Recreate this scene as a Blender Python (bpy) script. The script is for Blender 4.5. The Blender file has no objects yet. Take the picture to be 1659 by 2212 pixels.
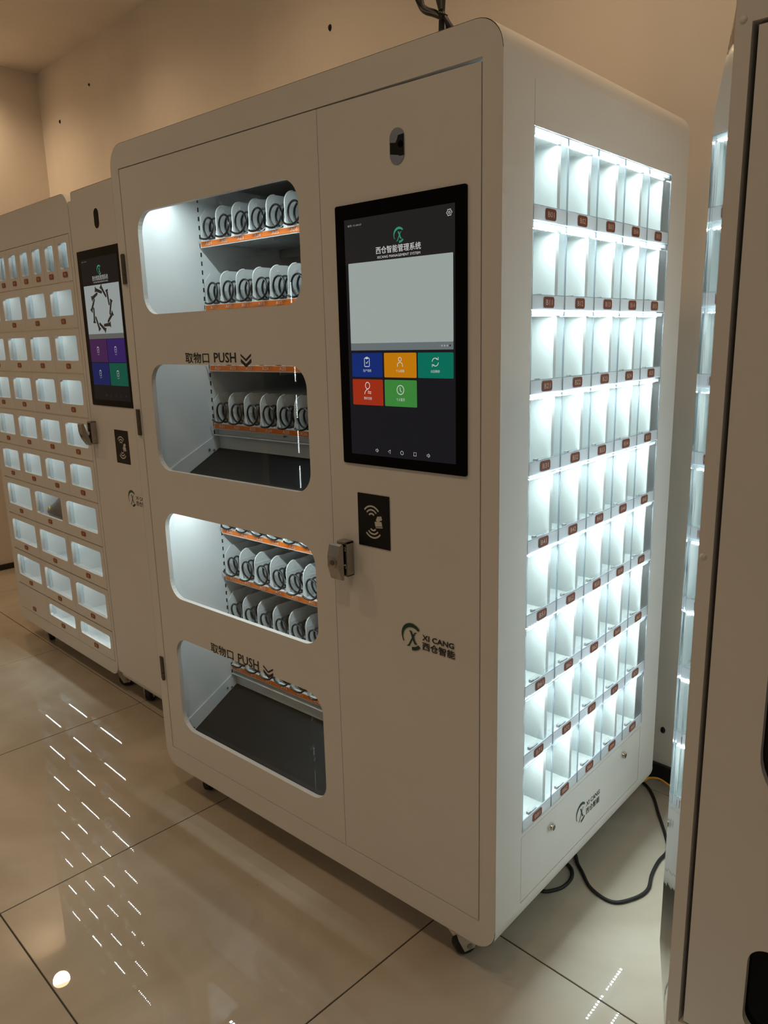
import bpy, bmesh, math, random
from mathutils import Matrix, Vector
from mathutils.geometry import tessellate_polygon
random.seed(7)
SC = bpy.context.scene
COL = SC.collection
PI = math.pi

# ------------------------------------------------------------------ camera
RIGHT = Vector((0.7516052, 0.6591588, -0.0244811))
DOWN = Vector((0.1289289, -0.1832069, -0.9745833))
FWD = Vector((-0.6468903, 0.7293455, -0.2226839))
cam = bpy.data.cameras.new('camera')
cam.sensor_fit = 'HORIZONTAL'
cam.sensor_width = 36.0
cam.lens = 36.0 * 1645.78 / 1659.0
cam.clip_start = 0.02
camo = bpy.data.objects.new('camera', cam)
COL.objects.link(camo)
m = Matrix((RIGHT, -DOWN, -FWD)).transposed().to_4x4()
m.translation = Vector((1.9765, -1.166, 1.3797))
camo.matrix_world = m
SC.camera = camo

# ------------------------------------------------------------------ world, exposure
w = bpy.data.worlds.new('world')
SC.world = w
w.use_nodes = True
w.node_tree.nodes['Background'].inputs[0].default_value = (1.0, 0.84, 0.66, 1)
w.node_tree.nodes['Background'].inputs[1].default_value = 0.11
vs = SC.view_settings
vs.view_transform = 'Standard'
vs.look = 'None'
vs.exposure = 0.0
vs.gamma = 1.0
vs.use_curve_mapping = False
SC.cycles.max_bounces = 7
SC.cycles.diffuse_bounces = 4
SC.cycles.glossy_bounces = 4
SC.cycles.transparent_max_bounces = 14
SC.cycles.use_adaptive_sampling = True
SC.cycles.adaptive_threshold = 0.08
SC.cycles.adaptive_min_samples = 20
SC.cycles.sample_clamp_indirect = 6.0
SC.cycles.caustics_reflective = False
SC.cycles.caustics_refractive = False

WARM = (1.0, 0.72, 0.45)
WASH_W = (40.0, 19.0, 15.0, 22.0, 22.0)        # ceiling downlights near the back wall
ROOM_W = 27.0        # ceiling downlights in the room
LED_B = 365.0         # LED dots, side compartments
LED_L = 112.0         # LED dots, locker cabinet
LED_V = 150.0         # LED strips in the vending chamber
COOL = (0.84, 0.985, 1.0)

# room frame: turned by -3.75 degrees against the big machine
RA = math.radians(-3.75)
E1 = Vector((math.cos(RA), math.sin(RA), 0))
EN = Vector((-math.sin(RA), math.cos(RA), 0))
def room(u, d, z=0.0):
    return E1 * u + EN * d + Vector((0, 0, z))

# ------------------------------------------------------------------ materials
def principled(name, col, rough=0.5, metal=0.0, spec=0.5, noise=0.0, nscale=30.0, bump=0.0, bscale=400.0, coat=0.0):
    mt = bpy.data.materials.new(name)
    mt.use_nodes = True
    nt = mt.node_tree
    b = nt.nodes['Principled BSDF']
    b.inputs['Base Color'].default_value = (*col, 1)
    b.inputs['Roughness'].default_value = rough
    b.inputs['Metallic'].default_value = metal
    b.inputs['Specular IOR Level'].default_value = spec
    b.inputs['Coat Weight'].default_value = coat
    tc = nt.nodes.new('ShaderNodeTexCoord')
    if noise > 0:
        n = nt.nodes.new('ShaderNodeTexNoise')
        n.inputs['Scale'].default_value = nscale
        n.inputs['Detail'].default_value = 4
        nt.links.new(tc.outputs['Object'], n.inputs['Vector'])
        r = nt.nodes.new('ShaderNodeMapRange')
        r.inputs['From Min'].default_value = 0.3
        r.inputs['From Max'].default_value = 0.7
        r.inputs['To Min'].default_value = 1 - noise
        r.inputs['To Max'].default_value = 1 + noise
        nt.links.new(n.outputs['Fac'], r.inputs['Value'])
        mx = nt.nodes.new('ShaderNodeVectorMath')
        mx.operation = 'SCALE'
        mx.inputs[0].default_value = col
        nt.links.new(r.outputs[0], mx.inputs['Scale'])
        nt.links.new(mx.outputs[0], b.inputs['Base Color'])
    if bump > 0:
        n = nt.nodes.new('ShaderNodeTexNoise')
        n.inputs['Scale'].default_value = bscale
        nt.links.new(tc.outputs['Object'], n.inputs['Vector'])
        bp = nt.nodes.new('ShaderNodeBump')
        bp.inputs['Strength'].default_value = bump
        bp.inputs['Distance'].default_value = 0.001
        nt.links.new(n.outputs['Fac'], bp.inputs['Height'])
        nt.links.new(bp.outputs[0], b.inputs['Normal'])
    return mt

def emit(name, col, strength):
    mt = bpy.data.materials.new(name)
    mt.use_nodes = True
    nt = mt.node_tree
    b = nt.nodes['Principled BSDF']
    b.inputs['Base Color'].default_value = (0.004, 0.004, 0.004, 1)
    b.inputs['Roughness'].default_value = 0.08
    b.inputs['Specular IOR Level'].default_value = 0.08
    b.inputs['Emission Color'].default_value = (*col, 1)
    b.inputs['Emission Strength'].default_value = strength
    return mt

def s2l(r, g, b):
    return tuple(((c / 255) / 12.92) if c / 255 <= 0.04045 else ((c / 255 + 0.055) / 1.055) ** 2.4 for c in (r, g, b))

def clear(name, tint=(0.97, 0.985, 0.98), ior=1.45, rough=0.0, body=0.0, bodycol=(0.85, 0.9, 0.92), gain=1.0):
    """thin clear sheet: lets light pass, reflects by Fresnel, optional milky body"""
    mt = bpy.data.materials.new(name)
    mt.use_nodes = True
    nt = mt.node_tree
    for n in list(nt.nodes):
        if n.type != 'OUTPUT_MATERIAL':
            nt.nodes.remove(n)
    out = [n for n in nt.nodes if n.type == 'OUTPUT_MATERIAL'][0]
    tr = nt.nodes.new('ShaderNodeBsdfTransparent')
    tr.inputs[0].default_value = (*tint, 1)
    gl = nt.nodes.new('ShaderNodeBsdfGlossy')
    gl.inputs['Roughness'].default_value = rough
    # Schlick reflectance, the same from both sides of the sheet
    f0 = ((ior - 1) / (ior + 1)) ** 2
    lw = nt.nodes.new('ShaderNodeLayerWeight')
    lw.inputs['Blend'].default_value = 0.5
    pw = nt.nodes.new('ShaderNodeMath')
    pw.operation = 'POWER'
    pw.inputs[1].default_value = 5.0
    nt.links.new(lw.outputs['Facing'], pw.inputs[0])
    fr = nt.nodes.new('ShaderNodeMath')
    fr.operation = 'MULTIPLY_ADD'
    fr.inputs[1].default_value = 1 - f0
    fr.inputs[2].default_value = f0
    nt.links.new(pw.outputs[0], fr.inputs[0])
    last = tr.outputs[0]
    if body > 0:
        df = nt.nodes.new('ShaderNodeBsdfDiffuse')
        df.inputs[0].default_value = (*bodycol, 1)
        tl = nt.nodes.new('ShaderNodeBsdfTranslucent')
        tl.inputs[0].default_value = (*bodycol, 1)
        a = nt.nodes.new('ShaderNodeMixShader')
        a.inputs[0].default_value = 0.5
        nt.links.new(df.outputs[0], a.inputs[1])
        nt.links.new(tl.outputs[0], a.inputs[2])
        b = nt.nodes.new('ShaderNodeMixShader')
        b.inputs[0].default_value = body
        nt.links.new(tr.outputs[0], b.inputs[1])
        nt.links.new(a.outputs[0], b.inputs[2])
        last = b.outputs[0]
    mx = nt.nodes.new('ShaderNodeMixShader')
    ml = nt.nodes.new('ShaderNodeMath')
    ml.operation = 'MULTIPLY'
    ml.inputs[1].default_value = gain
    nt.links.new(fr.outputs[0], ml.inputs[0])
    nt.links.new(ml.outputs[0], mx.inputs[0])
    nt.links.new(last, mx.inputs[1])
    nt.links.new(gl.outputs[0], mx.inputs[2])
    nt.links.new(mx.outputs[0], out.inputs[0])
    return mt

def wall_mat(name, col):
    mt = principled(name, col, 0.75, noise=0.045, nscale=1.0, bump=0.15, bscale=180)
    nt = mt.node_tree
    tc = [n for n in nt.nodes if n.type == 'TEX_COORD'][0]
    mp = nt.nodes.new('ShaderNodeMapping')
    mp.inputs['Scale'].default_value = (2.6, 2.6, 0.35)     # upright streaks of downlight glow, painted into the wall colour
    nt.links.new(tc.outputs['Object'], mp.inputs[0])
    for n in nt.nodes:
        if n.type == 'TEX_NOISE' and n.inputs['Scale'].default_value < 2:
            nt.links.new(mp.outputs[0], n.inputs['Vector'])
    return mt

M = {}
M['paint'] = principled('white_powder_coat', (0.74, 0.73, 0.71), 0.38, noise=0.015, nscale=6)
M['paint_in'] = principled('inner_white_steel', (0.80, 0.82, 0.83), 0.45, noise=0.02, nscale=5)
M['grey_steel'] = principled('galvanised_grey_steel', (0.34, 0.35, 0.35), 0.4, 0.3, noise=0.05, nscale=12)
M['plastic_w'] = principled('white_plastic', (0.82, 0.84, 0.84), 0.3, noise=0.01, nscale=20)
M['box_b'] = principled('pale_box_lining', (0.60, 0.645, 0.635), 0.5, noise=0.015, nscale=14)
M['box_w'] = principled('white_box_lining', (0.84, 0.86, 0.86), 0.5, noise=0.015, nscale=14)
M['edge_grey'] = principled('grey_board_edge', (0.58, 0.60, 0.60), 0.5, noise=0.04, nscale=40)
M['black'] = principled('black_plastic', (0.008, 0.008, 0.009), 0.4, spec=0.25, noise=0.1, nscale=40)
M['black_wire'] = principled('black_coated_wire', (0.010, 0.011, 0.011), 0.28, noise=0.1, nscale=60)
M['mat_black'] = principled('black_chute_mat', (0.006, 0.0055, 0.0055), 0.42, spec=0.25, noise=0.12, nscale=9)
M['rubber'] = principled('black_rubber', (0.012, 0.012, 0.013), 0.6, noise=0.15, nscale=50)
M['orange'] = principled('orange_label_strip', (0.80, 0.175, 0.006), 0.5, noise=0.02, nscale=30)
M['label_w'] = principled('pale_print', (0.85, 0.72, 0.62), 0.5, noise=0.01, nscale=50)
M['tag_red'] = principled('red_brown_number_plate', (0.19, 0.036, 0.013), 0.4, noise=0.04, nscale=80)
M['tag_or'] = principled('orange_number_plate', (0.30, 0.070, 0.018), 0.4, noise=0.04, nscale=80)
M['tag_txt'] = principled('silver_print', (0.62, 0.54, 0.48), 0.4, noise=0.01, nscale=50)
M['steel'] = principled('brushed_steel', (0.42, 0.39, 0.36), 0.32, 0.9, noise=0.06, nscale=60)
M['chrome'] = principled('chrome', (0.75, 0.75, 0.74), 0.12, 1.0, noise=0.02, nscale=60)
M['dark_steel'] = principled('dark_hinge_steel', (0.13, 0.11, 0.09), 0.45, 0.6, noise=0.08, nscale=60)
M['print_k'] = principled('black_print', (0.012, 0.012, 0.014), 0.45, noise=0.05, nscale=60)
M['print_g'] = principled('dark_green_print', (0.006, 0.055, 0.036), 0.45, noise=0.05, nscale=60)
M['print_tan'] = principled('cut_out_print', (0.62, 0.60, 0.57), 0.4, noise=0.01, nscale=60)
M['glass'] = clear('window_glass', gain=0.55)
M['acrylic'] = clear('clear_acrylic', (0.985, 0.995, 0.99), 1.45, 0.02, 0.02)
M['acrylic_edge'] = clear('clear_acrylic_edge', (0.985, 0.992, 0.995), 1.5, 0.05, 0.025, (0.80, 0.88, 0.93), 0.5)
M['acrylic_rim'] = clear('thick_acrylic_rim', (0.90, 0.94, 0.96), 1.5, 0.05, 0.30, (0.66, 0.74, 0.78))
M['acrylic_line'] = clear('polished_acrylic_edge', (0.84, 0.88, 0.92), 1.5, 0.1, 0.42, (0.50, 0.55, 0.60), 0.5)
M['acrylic_frost'] = clear('frosted_acrylic_band', (0.95, 0.97, 0.98), 1.45, 0.15, 0.80, (0.90, 0.92, 0.95))
M['acrylic_glow'] = clear('milky_acrylic_bar', (0.95, 0.97, 0.98), 1.45, 0.15, 0.34, (0.90, 0.94, 0.96), 0.5)
M['black_glass'] = principled('black_glass', (0.003, 0.003, 0.0035), 0.06, spec=0.08, noise=0.05, nscale=5)
M['camera_glass'] = principled('blue_grey_tinted_glass', (0.28, 0.31, 0.42), 0.12, spec=0.3, noise=0.05, nscale=20)
M['purple_glass'] = principled('dark_violet_glass', (0.10, 0.08, 0.30), 0.07, spec=0.5, noise=0.05, nscale=5)
M['caster_w'] = principled('cream_caster_housing', (0.55, 0.50, 0.42), 0.5, noise=0.08, nscale=40)
M['wall'] = wall_mat('warm_white_wall_paint', (0.70, 0.635, 0.56))
M['ceil'] = wall_mat('ceiling_paint', (0.70, 0.64, 0.57))
M['base_k'] = principled('black_baseboard', (0.014, 0.013, 0.013), 0.3, noise=0.08, nscale=20)
M['grout'] = principled('dark_grout', (0.05, 0.042, 0.035), 0.9, noise=0.2, nscale=60)
M['led_b'] = emit('led_cool_white', COOL, LED_B)
M['led_l'] = emit('led_cool_white_locker', COOL, LED_L)
M['led_v'] = emit('led_cool_white_strip', COOL, LED_V)
M['led_o'] = emit('led_cool_white_opposite', COOL, 30.0)
M['lamp'] = emit('warm_lamp_diffuser', (1.0, 0.72, 0.40), 18.0)
M['yellow'] = principled('yellow_cable_jacket', (0.75, 0.36, 0.02), 0.45, noise=0.04, nscale=60)
M['leather'] = principled('dark_grey_leather', (0.020, 0.020, 0.021), 0.32, noise=0.15, nscale=25, bump=0.3, bscale=120)
M['yellow_tag'] = principled('yellow_badge', (0.65, 0.50, 0.06), 0.5, noise=0.05, nscale=60)
M['paper'] = principled('off_white_paper', (0.75, 0.73, 0.66), 0.7, noise=0.05, nscale=25)

# polished tile: marbled beige, faint scuffs
def tile_mat():
    mt = principled('polished_beige_tile', (0.50, 0.455, 0.39), 0.055, spec=0.5)
    nt = mt.node_tree
    b = nt.nodes['Principled BSDF']
    tc = nt.nodes.new('ShaderNodeNewGeometry')
    n1 = nt.nodes.new('ShaderNodeTexNoise')
    n1.inputs['Scale'].default_value = 2.2
    n1.inputs['Detail'].default_value = 9
    n1.inputs['Distortion'].default_value = 1.4
    nt.links.new(tc.outputs['Position'], n1.inputs['Vector'])
    cr = nt.nodes.new('ShaderNodeValToRGB')
    cr.color_ramp.elements[0].position = 0.36
    cr.color_ramp.elements[0].color = (0.43, 0.375, 0.295, 1)
    cr.color_ramp.elements[1].position = 0.66
    cr.color_ramp.elements[1].color = (0.52, 0.465, 0.385, 1)
    nt.links.new(n1.outputs['Fac'], cr.inputs[0])
    # dirt specks
    n2 = nt.nodes.new('ShaderNodeTexNoise')
    n2.inputs['Scale'].default_value = 38
    n2.inputs['Detail'].default_value = 2
    nt.links.new(tc.outputs['Position'], n2.inputs['Vector'])
    c2 = nt.nodes.new('ShaderNodeValToRGB')
    c2.color_ramp.elements[0].position = 0.755
    c2.color_ramp.elements[0].color = (1, 1, 1, 1)
    c2.color_ramp.elements[1].position = 0.80
    c2.color_ramp.elements[1].color = (0.25, 0.22, 0.2, 1)
    nt.links.new(n2.outputs['Fac'], c2.inputs[0])
    mx = nt.nodes.new('ShaderNodeMix')
    mx.data_type = 'RGBA'
    mx.blend_type = 'MULTIPLY'
    mx.inputs[0].default_value = 1
    nt.links.new(cr.outputs[0], mx.inputs[6])
    nt.links.new(c2.outputs[0], mx.inputs[7])
    nt.links.new(mx.outputs[2], b.inputs['Base Color'])
    n3 = nt.nodes.new('ShaderNodeTexNoise')
    n3.inputs['Scale'].default_value = 5
    n3.inputs['Detail'].default_value = 6
    nt.links.new(tc.outputs['Position'], n3.inputs['Vector'])
    mr = nt.nodes.new('ShaderNodeMapRange')
    mr.inputs['To Min'].default_value = 0.0
    mr.inputs['To Max'].default_value = 0.016
    nt.links.new(n3.outputs['Fac'], mr.inputs[0])
    nt.links.new(mr.outputs[0], b.inputs['Roughness'])
    return mt
M['tile'] = tile_mat()

# mirror-bright wrapped corner, wavy protective film
def film_mat():
    mt = principled('glossy_film_over_white_steel', (0.80, 0.81, 0.81), 0.05, 1.0)
    nt = mt.node_tree
    b = nt.nodes['Principled BSDF']
    tc = nt.nodes.new('ShaderNodeTexCoord')
    mp = nt.nodes.new('ShaderNodeMapping')
    mp.inputs['Scale'].default_value = (70, 70, 4)
    nt.links.new(tc.outputs['Object'], mp.inputs[0])
    n = nt.nodes.new('ShaderNodeTexNoise')
    n.inputs['Scale'].default_value = 1.0
    n.inputs['Detail'].default_value = 2
    nt.links.new(mp.outputs[0], n.inputs['Vector'])
    bp = nt.nodes.new('ShaderNodeBump')
    bp.inputs['Strength'].default_value = 0.10
    bp.inputs['Distance'].default_value = 0.003
    nt.links.new(n.outputs['Fac'], bp.inputs['Height'])
    nt.links.new(bp.outputs[0], b.inputs['Normal'])
    return mt
M['film'] = film_mat()

# ------------------------------------------------------------------ mesh helpers
class MB:
    def __init__(self):
        self.v, self.f = [], []
    def add(self, vs_, fs_):
        o = len(self.v)
        self.v += [tuple(p) for p in vs_]
        self.f += [tuple(i + o for i in q) for q in fs_]
        return self
    def box(self, x0, x1, y0, y1, z0, z1, mp=None):
        p = [(x0, y0, z0), (x1, y0, z0), (x1, y1, z0), (x0, y1, z0), (x0, y0, z1), (x1, y0, z1), (x1, y1, z1), (x0, y1, z1)]
        if mp:
            p = [mp(*q) for q in p]
        return self.add(p, [(0, 3, 2, 1), (4, 5, 6, 7), (0, 1, 5, 4), (1, 2, 6, 5), (2, 3, 7, 6), (3, 0, 4, 7)])
    def prism(self, outer, holes, c0, c1, mp):
        loops = [outer] + list(holes)
        flat = [q for l in loops for q in l]
        tris = tessellate_polygon([[Vector((a, b, 0)) for a, b in l] for l in loops])
        n = len(flat)
        vv = [mp(a, b, c0) for a, b in flat] + [mp(a, b, c1) for a, b in flat]
        ff = [tuple(t) for t in tris] + [tuple(i + n for i in reversed(t)) for t in tris]
        o = 0
        for l in loops:
            k = len(l)
            for i in range(k):
                j = (i + 1) % k
                ff.append((o + i, o + j, n + o + j, n + o + i))
            o += k
        return self.add(vv, ff)
    def flat(self, outer, holes, c, mp):
        loops = [outer] + list(holes)
        flat = [q for l in loops for q in l]
        tris = tessellate_polygon([[Vector((a, b, 0)) for a, b in l] for l in loops])
        return self.add([mp(a, b, c) for a, b in flat], [tuple(t) for t in tris])
    def stroke(self, pts, wd, c, mp, closed=False):
        n = len(pts)
        L, R_ = [], []
        for i in range(n):
            a = Vector(pts[i - 1] if (i > 0 or closed) else pts[i])
            b = Vector(pts[(i + 1) % n] if (i < n - 1 or closed) else pts[i])
            t = (b - a)
            t = t.normalized() if t.length > 1e-9 else Vector((1, 0))
            ww = wd[i] if isinstance(wd, (list, tuple)) else wd
            nn = Vector((-t.y, t.x)) * ww * 0.5
            L.append(Vector(pts[i]) + nn)
            R_.append(Vector(pts[i]) - nn)
        vv = [mp(q.x, q.y, c) for q in L] + [mp(q.x, q.y, c) for q in R_]
        ff = [(i, i + 1, n + i + 1, n + i) for i in range(n - 1)]
        if closed:
            ff.append((n - 1, 0, n, 2 * n - 1))
        return self.add(vv, ff)
    def tube(self, path, r, sides=8, caps=True):
        P = [Vector(q) for q in path]
        rings = []
        up = Vector((0, 0, 1))
        t0 = (P[1] - P[0]).normalized()
        nrm = t0.orthogonal().normalized()
        for i, q in enumerate(P):
            t = ((P[min(i + 1, len(P) - 1)]) - P[max(i - 1, 0)]).normalized()
            nrm = (nrm - t * nrm.dot(t)).normalized()
            bn = t.cross(nrm)
            rr = r[i] if isinstance(r, (list, tuple)) else r
            rings.append([q + (nrm * math.cos(2 * PI * k / sides) + bn * math.sin(2 * PI * k / sides)) * rr for k in range(sides)])
        vv = [v for rg in rings for v in rg]
        ff = []
        for i in range(len(P) - 1):
            for k in range(sides):
                k2 = (k + 1) % sides
                ff.append((i * sides + k, i * sides + k2, (i + 1) * sides + k2, (i + 1) * sides + k))
        if caps:
            ff.append(tuple(reversed(range(sides))))
            ff.append(tuple((len(P) - 1) * sides + k for k in range(sides)))
        return self.add(vv, ff)
    def lathe(self, prof, mp, n=24, cx=0.0, cy=0.0):
        """prof: list of (radius, c); disc in (a, b) plane"""
        vv, ff = [], []
        for r, c in prof:
            for k in range(n):
                vv.append(mp(cx + r * math.cos(2 * PI * k / n), cy + r * math.sin(2 * PI * k / n), c))
        for i in range(len(prof) - 1):
            for k in range(n):
                k2 = (k + 1) % n
                ff.append((i * n + k, i * n + k2, (i + 1) * n + k2, (i + 1) * n + k))
        ff.append(tuple(range(n)))
        ff.append(tuple((len(prof) - 1) * n + k for k in range(n)))
        return self.add(vv, ff)
    def mesh(self, name, mat, smooth=None, fix=True):
        me = bpy.data.meshes.new(name)
        me.from_pydata(self.v, [], self.f)
        if fix:
            bm = bmesh.new()
            bm.from_mesh(me)
            bmesh.ops.recalc_face_normals(bm, faces=bm.faces)
            bm.to_mesh(me)
            bm.free()
        if mat is not None:
            me.materials.append(mat)
        if smooth:
            me.polygons.foreach_set('use_smooth', [True] * len(me.polygons))
            me.set_sharp_from_angle(angle=math.radians(smooth))
        me.update()
        return me
    def build(self, name, mat, parent=None, smooth=None, fix=True):
        return link(name, self.mesh(name, mat, smooth, fix), parent)

def link(name, me, parent=None, loc=None):
    o = bpy.data.objects.new(name, me)
    COL.objects.link(o)
    if parent is not None:
        o.parent = parent
    if loc is not None:
        o.location = loc
    return o

def thing(name, label, cat, loc=(0, 0, 0), rz=0.0, group=None):
    o = bpy.data.objects.new(name, None)
    COL.objects.link(o)
    o.empty_display_size = 0.05
    o.location = loc
    o.rotation_euler = (0, 0, rz)
    tag(o, label, cat, group)
    return o

def tag(o, label, cat, group=None):
    o['label'] = label
    o['category'] = cat
    if group:
        o['group'] = group
    return o

def part(name, parent):
    o = bpy.data.objects.new(name, None)
    COL.objects.link(o)
    o.empty_display_size = 0.02
    o.parent = parent
    return o

def struct(o):
    o['kind'] = 'structure'
    return o

def bevel(o, wdt=0.002, seg=2):
    md = o.modifiers.new('bevel', 'BEVEL')
    md.width = wdt
    md.segments = seg
    md.limit_method = 'ANGLE'
    return o

def rrect(x0, x1, z0, z1, r, n=6):
    r4 = r if isinstance(r, (list, tuple)) else (r, r, r, r)   # bl, br, tr, tl
    out = []
    for (cx, cz, a0, rr) in ((x0 + r4[0], z0 + r4[0], PI, r4[0]), (x1 - r4[1], z0 + r4[1], 1.5 * PI, r4[1]),
                             (x1 - r4[2], z1 - r4[2], 0, r4[2]), (x0 + r4[3], z1 - r4[3], 0.5 * PI, r4[3])):
        if rr < 1e-6:
            out.append((cx, cz))
            continue
        for k in range(n + 1):
            a = a0 + 0.5 * PI * k / n
            out.append((cx + rr * math.cos(a), cz + rr * math.sin(a)))
    return out

def rect(x0, x1, z0, z1):
    return [(x0, z0), (x1, z0), (x1, z1), (x0, z1)]

def arc(cx, cz, r, a0, a1, n=14, rz=None):
    rz = rz or r
    return [(cx + r * math.cos(math.radians(a0 + (a1 - a0) * k / n)), cz + rz * math.sin(math.radians(a0 + (a1 - a0) * k / n))) for k in range(n + 1)]

_tcache = {}
def text_geo(s, bold):
    key = (s, bold)
    if key not in _tcache:
        cu = bpy.data.curves.new('lettering', 'FONT')
        cu.body = s
        cu.offset = bold
        cu.resolution_u = 2
        o = bpy.data.objects.new('lettering', cu)
        COL.objects.link(o)
        dg = bpy.context.evaluated_depsgraph_get()
        me = bpy.data.meshes.new_from_object(o.evaluated_get(dg))
        v = [tuple(q.co) for q in me.vertices]
        f = [tuple(q.vertices) for q in me.polygons]
        bpy.data.objects.remove(o)
        bpy.data.curves.remove(cu)
        bpy.data.meshes.remove(me)
        _tcache[key] = (v, f)
    return _tcache[key]

def text(name, s, box, c, mp, mat, parent, bold=0.0, mb=None):
    """print s so that it fills box = (a0, a1, b0, b1) of the plane given by mp"""
    v, f = text_geo(s, bold)
    if not v:
        return None
    x0, x1 = min(q[0] for q in v), max(q[0] for q in v)
    y0, y1 = min(q[1] for q in v), max(q[1] for q in v)
    a0, a1, b0, b1 = box
    vv = [mp(a0 + (q[0] - x0) / (x1 - x0) * (a1 - a0), b0 + (q[1] - y0) / max(1e-9, y1 - y0) * (b1 - b0), c) for q in v]
    if mb is not None:
        mb.add(vv, f)
        return mb
    return MB().add(vv, f).build(name, mat, parent, fix=False)

FR = lambda a, b, c: (a, c, b)          # front planes: a = x, b = z, c = depth y

def emblem(parent, cx, cz, r, c, mp, mat, rz=None):
    """open ring with an x inside"""
    mb = MB()
    rz = rz or r
    pts = arc(cx, cz, r * 0.88, 42, 212, 22, rz * 0.88)
    mb.stroke(pts, [r * (0.10 + 0.20 * math.sin(PI * min(1, (i + 3) / 22) ** 1.0)) for i in range(23)], c, mp)
    mb.stroke(arc(cx + 0.02 * r, cz, r * 0.88, 268, 318, 8, rz * 0.88), r * 0.26, c, mp)
    mb.stroke([(cx - 0.22 * r, cz + 0.42 * rz), (cx - 0.08 * r, cz + 0.40 * rz), (cx + 0.10 * r, cz - 0.02 * rz), (cx + 0.30 * r, cz - 0.46 * rz), (cx + 0.46 * r, cz - 0.44 * rz)], [r * 0.08, r * 0.16, r * 0.2, r * 0.18, r * 0.08], c - 0.00005, mp)
    mb.stroke([(cx + 0.44 * r, cz + 0.40 * rz), (cx + 0.30 * r, cz + 0.36 * rz), (cx + 0.06 * r, cz - 0.06 * rz), (cx - 0.28 * r, cz - 0.70 * rz), (cx - 0.46 * r, cz - 0.76 * rz)], [r * 0.06, r * 0.10, r * 0.12, r * 0.13, r * 0.06], c - 0.0001, mp)
    return mb.build('logo_emblem', mat, parent, fix=False)

# ------------------------------------------------------------------ room shell
ZC = 2.98
DW = 1.088                # back wall distance in the room frame
UL = -2.98                # left wall
U1 = 3.6
DF = -4.2
def room_quad(name, pts, mat):
    me = MB().add(pts, [(0, 1, 2, 3)]).mesh(name, mat, fix=False)
    return struct(link(name, me))
def room_box(name, u0, u1, d0, d1, z0, z1, mat, parent=None):
    return MB().box(u0, u1, d0, d1, z0, z1, lambda a, b, c: room(a, b, c)).build(name, mat, parent)
floor = struct(room_box('floor', UL - 0.1, U1, DF, DW + 0.1, -0.06, -0.002, M['grout']))
struct(room_box('wall_back', UL - 0.1, U1, DW, DW + 0.1, 0, ZC, M['wall']))
struct(room_box('wall_left', UL - 0.1, UL, DF, DW, 0, ZC, M['wall']))
struct(room_box('ceiling', UL - 0.1, U1, DF, DW + 0.1, ZC, ZC + 0.1, M['ceil']))
struct(room_box('baseboard_back', UL, U1, DW - 0.012, DW, 0, 0.053, M['base_k']))
struct(room_box('baseboard_left', UL, UL + 0.012, DF, DW - 0.012, 0, 0.035, M['base_k']))
wall_back = bpy.data.objects['wall_back']
# wall plugs and marks
for (x, y, z, r) in ((-0.2475, 1.1066, 2.513, 0.009), (-2.6425, 1.2635, 2.6635, 0.008), (-2.2269, 1.2363, 2.767, 0.006), (1.1819, 1.0129, 0.168, 0.008)):
    c0 = Vector((x, y, z))
    mb = MB()
    prof = [(r * 0.45, 0.007), (r * 0.8, 0.004), (r, 0.0)]
    mb.lathe([(a, b) for a, b in prof], lambda a, b, c: c0 + E1 * a + Vector((0, 0, b * 1.4)) - EN * c, 10)
    mb.build('wall_plug', M['black'], wall_back, 40)

# floor tiles, 0.8 m, joints measured at u=0.205+0.8i, d=-0.585+0.8j
TS = 0.8
tm = MB()
g = 0.0017
tm.box(g, TS - g, g, TS - g, -0.012, 0)
tme = tm.mesh('tile', M['tile'])
UJ, DJ = 0.190, -0.583
for i in range(-4, 5):
    for j in range(-3, 3):
        u0, d0 = UJ + TS * i, DJ + TS * j
        if u0 > 2.8 or d0 > DW:
            continue
        o = link('tile', tme, floor)
        o.location = room(u0, d0, 0.0)
        o.rotation_euler = (0, 0, RA)
        bevel(o, 0.0009, 1)

# ------------------------------------------------------------------ ceiling downlights (real lamps, above the frame)
def downlight(u, d, watts, label, group, spot=150, radius=0.055):
    p = room(u, d, ZC)
    t = thing('downlight', label, 'lamp', p, 0, group)
    MB().lathe([(0.062, 0.0), (0.075, -0.004), (0.062, -0.008), (0.052, -0.004)], lambda a, b, c: (a, b, c), 28).build('trim_ring', M['plastic_w'], t, 40)
    MB().lathe([(0.052, -0.003), (0.052, -0.0045)], lambda a, b, c: (a, b, c), 28).build('diffuser', M['lamp'], t)
    la = bpy.data.lights.new('lamp', 'SPOT')
    la.energy = watts
    la.color = WARM
    la.spot_size = math.radians(spot)
    la.spot_blend = 1.0
    la.shadow_soft_size = radius
    lo = bpy.data.objects.new('lamp', la)
    COL.objects.link(lo)
    lo.parent = t
    lo.location = (0, 0, -0.02)
for u, wt in zip((-2.80, -1.55, -0.30, 0.95, 2.2), WASH_W):
    downlight(u, 0.46, wt, 'round recessed ceiling downlight in the row along the back wall', 'downlights along the back wall')
for u in (-2.1, -0.3, 1.5):
    downlight(u, -1.05, ROOM_W, 'round recessed ceiling downlight over the open floor', 'downlights over the open floor', 150)
for u in (-1.2, 0.6, 2.4):
    downlight(u, -3.1, ROOM_W, 'round recessed ceiling downlight over the open floor', 'downlights over the open floor', 150)

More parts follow.
